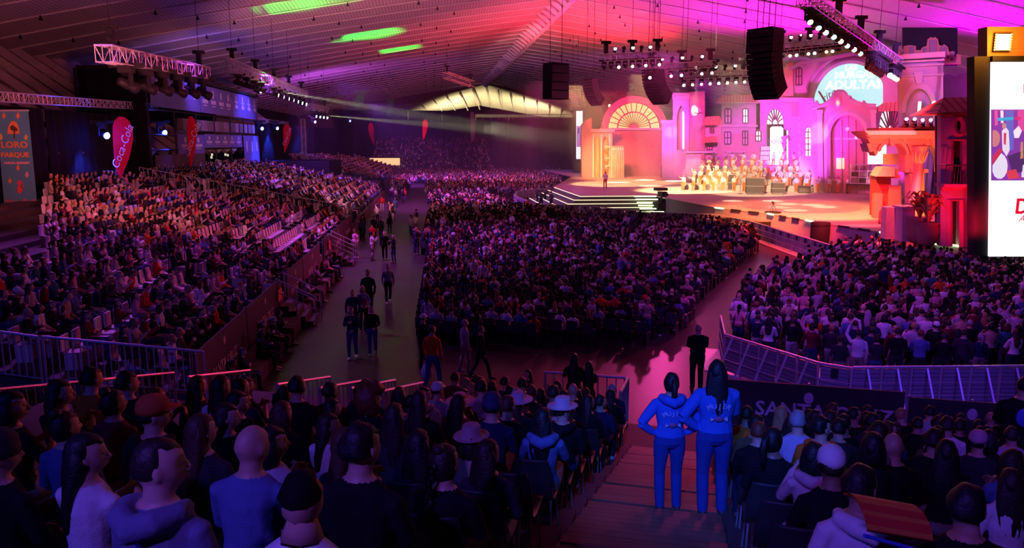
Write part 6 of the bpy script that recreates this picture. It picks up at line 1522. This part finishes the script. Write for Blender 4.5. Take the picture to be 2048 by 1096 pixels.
# ------------------------------------------------------------------ on the stage
SING = [body_mesh('singer_body', .014, arms=a, sleeve=1.15, lean=l, hpitch=.15) for a, l in ((('rest','out'),.1), (('up','lap'),.0), (('clap','up'),-.1), (('cross','out'),.15), ('phone',0), (('lap','rest'),.05), ('clap',.1))]
CREAM, ORT = (.92,.88,.78), (.80,.16,.03)
rt = thing('choir_riser', 'low stepped platform carrying the choir', 'platform', on_z(1540, 384, ZS), -.42)
for i in range(4): MB().box(-9.5 + i, 8.5, 1.2 + 1.1*i, 2.3 + 1.1*i, 0, .62*(i+1)).build('riser_step', M_PLY, rt)
R0 = Vector((math.cos(-.42), math.sin(-.42), 0)); R1 = Vector((math.sin(.42), math.cos(.42), 0)); o = on_z(1540, 384, ZS)
RW = ('front','second','third','fourth','top')
for i in range(5):
    nn = (17, 18, 17, 16, 14)[i]
    for k in range(nn):
        x = -9.8 + i*.8 + (18.2 - .9*i)*k/(nn-1) + rn.uniform(-.2,.2)
        x = x*.94; p = o + R0*x + R1*((.2 if i == 0 else .65 + 1.1*i) + rn.uniform(-.2,.2)) + Vector((0, 0, .62*i))
        P = dict(pos=p, rot=PI - .42 + rn.uniform(-.5,.5), top=('', CREAM), legs=ORT, skin=SKINC[k % 5], hair='short', hairc=('', BLK if k % 2 else DBR), shoe=(.3,.05,.03))
        place_person(P, SING[(k*3 + i*2) % 7], 'choir singer in cream shirt and orange trousers, {} from the left in the {} row'.format(ordw(k+1), RW[i]), 'choir singers on the riser', 1.02, 'singer', 'performer')
mb_ = [body_mesh('musician_body', .014, sit=True, arms='cross', lean=.15), body_mesh('musician_body', .014, sit=True, arms='clap')]
for k in range(9):
    px, py = 1566 + 14*k, 384 - (k % 3)*5 - k*1.2; p = on_z(px, py, ZS)
    P = dict(pos=p, rot=PI - .3 + rn.uniform(-.6,.6), top=('', CREAM if k % 3 else (.5,.08,.06)), legs=(.3,.05,.04), skin=SKINC[k % 5], hair='short', hairc=('', BLK), shoe=BLK)
    place_person(P, mb_[k % 2], 'seated band musician, {} from the left before the choir'.format(ordw(k+1)), 'band musicians', 1.05, 'musician', 'performer')
    t = thing('band_stool', '{} stool under the band, counted from the left'.format(ordw(k+1)), 'stool', p, 0, 'band stools'); MB().lathe([(.18,.40),(.2,.46)], 12).build('seat', M_DARK, t)
    for a in (0, 2.1, 4.2): MB().bar((.08*math.cos(a), .08*math.sin(a), .41), (.2*math.cos(a), .2*math.sin(a), 0), .015).build('leg', M_METAL, t)
solo(1210, 377, 343, ZS, PI - .6, dict(arms=('rest','phone'), stride=.08), (.85,.85,.75), (.75,.10,.03), 'short', BLK, 'lone singer in white and green shirt and red trousers on the stage thrust', name='singer', cat='performer', vox=.014)
for k, (px, py) in enumerate(((1250,346),(1262,347))): solo(px, py + 2, py - 20, ZS, PI - .3, dict(), (.8,.7,.6), (.4,.2,.15), 'short', BLK, ('left','right')[k] + ' faint figure waiting under the pink gate', name='singer', cat='performer', vox=.016)
for k, (px, py) in enumerate(((1082,418),(1090,412),(1102,420),(1074,410))): solo(px, py, py - 38, 0, rn.uniform(-1.5, 0), dict(arms='phone' if k % 2 else 'cross'), (.05,.045,.04), BLK, 'short', BLK, ordw(k+1) + ' steward standing in the pit left of the lit stage steps', group='stewards in the pit', vox=.016)
# bright patches thrown on the deck by narrow beams
for k, (px, py) in enumerate(((1545,402),(1575,408),(1600,404),(1560,414),(1625,410),(1590,421),(1648,414),(1465,402),(1290,360),(1350,362),(1405,356),(1235,365),(1300,372),(1380,368))):
    a = on_z(px, py, ZS); lamp('SPOT', (a.x - 6, a.y - 10, 16), a, 150000, (1,.80,.55), .05, 6 if k < 8 else 9, .35)
# ------------------------------------------------------------------ green patterns and white spots on the roof, thrown by unseen lamps added below
def roof_hit(px, py):
    r = ray(px, py); t = 20
    while t < 400:
        q = Vector((0,0,EYE)) + r*t
        if q.z > roof_z(q.x) - .25: return q
        t += .25
    return q
for px, py, p, an, col in ((740,70,17000,42,GRN), (797,99,13000,34,GRN), (690,82,3000,24,GRN), (570,14,7000,40,GRN), (650,2,5000,36,GRN), (1284,28,1400,7,(1,.75,.9)), (1004,84,1600,9,(1,.5,.6)), (1165,78,1800,9,(1,.45,.5)), (1148,86,1500,8,(1,.45,.5))):
    q = roof_hit(px, py); lamp('SPOT', (q.x - 1.5, q.y - 4, 10.5), q, p, col, .08, an, .6)
# ------------------------------------------------------------------ haze in the air of the hall
def haze(name, x0, x1, y0, y1, z0, z1, dens):
    m = bpy.data.materials.new(name); m.use_nodes = True; nt = m.node_tree; nt.nodes.clear()
    out = nt.nodes.new('ShaderNodeOutputMaterial'); vs = nt.nodes.new('ShaderNodeVolumeScatter'); vs.inputs['Density'].default_value = dens; vs.inputs['Anisotropy'].default_value = .3; vs.inputs['Color'].default_value = (1,1,1,1)
    nt.links.new(vs.outputs[0], out.inputs['Volume'])
    o = MB().box(x0, x1, y0, y1, z0, z1).build(name, m); return tag(o, 'thin stage haze hanging in the beams of the lamps', 'haze', None, 'stuff')
haze('haze', 10, 61, 50, 150, .05, 13.4, .004)
haze('haze', -17, 9.9, 72, 204, .05, 13.0, .0012)
haze('haze', 10, 50, 150.1, 204, .05, 13.0, .0012)
# beams through the haze
for a, b, p, an in (((-14.3,76,11.8),(20,150,8.5),5000000,2.6), ((-14.3,90,11.8),(24,140,6),5000000,2.6), ((-14.8,112,10.8),(20,160,9),5000000,2.8), ((-20.8,98,13.3),(22,128,7),6000000,3)):
    lamp('SPOT', a, b, p, (1,.95,.6), .06, an, .5)
for px, py, d, qx, qy, qd, p, c, an in ((1393,152,59,1390,330,100,300000,(1,.6,.8),4), (1413,150,59.5,1478,300,98,360000,(1,.7,.8),4), (1375,153,59,1340,300,100,240000,(1,.5,.8),4), (1652,98,57,1636,260,80,90000,(1,.6,.5),5),
                                        (1722,352,70,1676,190,90,110000,(1,.45,1),1.8), (1728,352,70,1700,215,90,90000,(1,.45,1),1.8), (1744,350,68,1764,200,75,80000,(1,.5,.9),1.8), (1502,214,84,1420,240,95,70000,(1,.6,.9),4), (1782,118,50,1752,320,72,200000,(1,.45,.7),3.4)):
    r0, r1 = ray(px, py), ray(qx, qy); f0 = r0.x*SP + r0.y*CP; f1 = r1.x*SP + r1.y*CP; e = Vector((0,0,EYE))
    lamp('SPOT', e + r0*(d/f0), e + r1*(qd/f1), p, c, .05, an, .5)
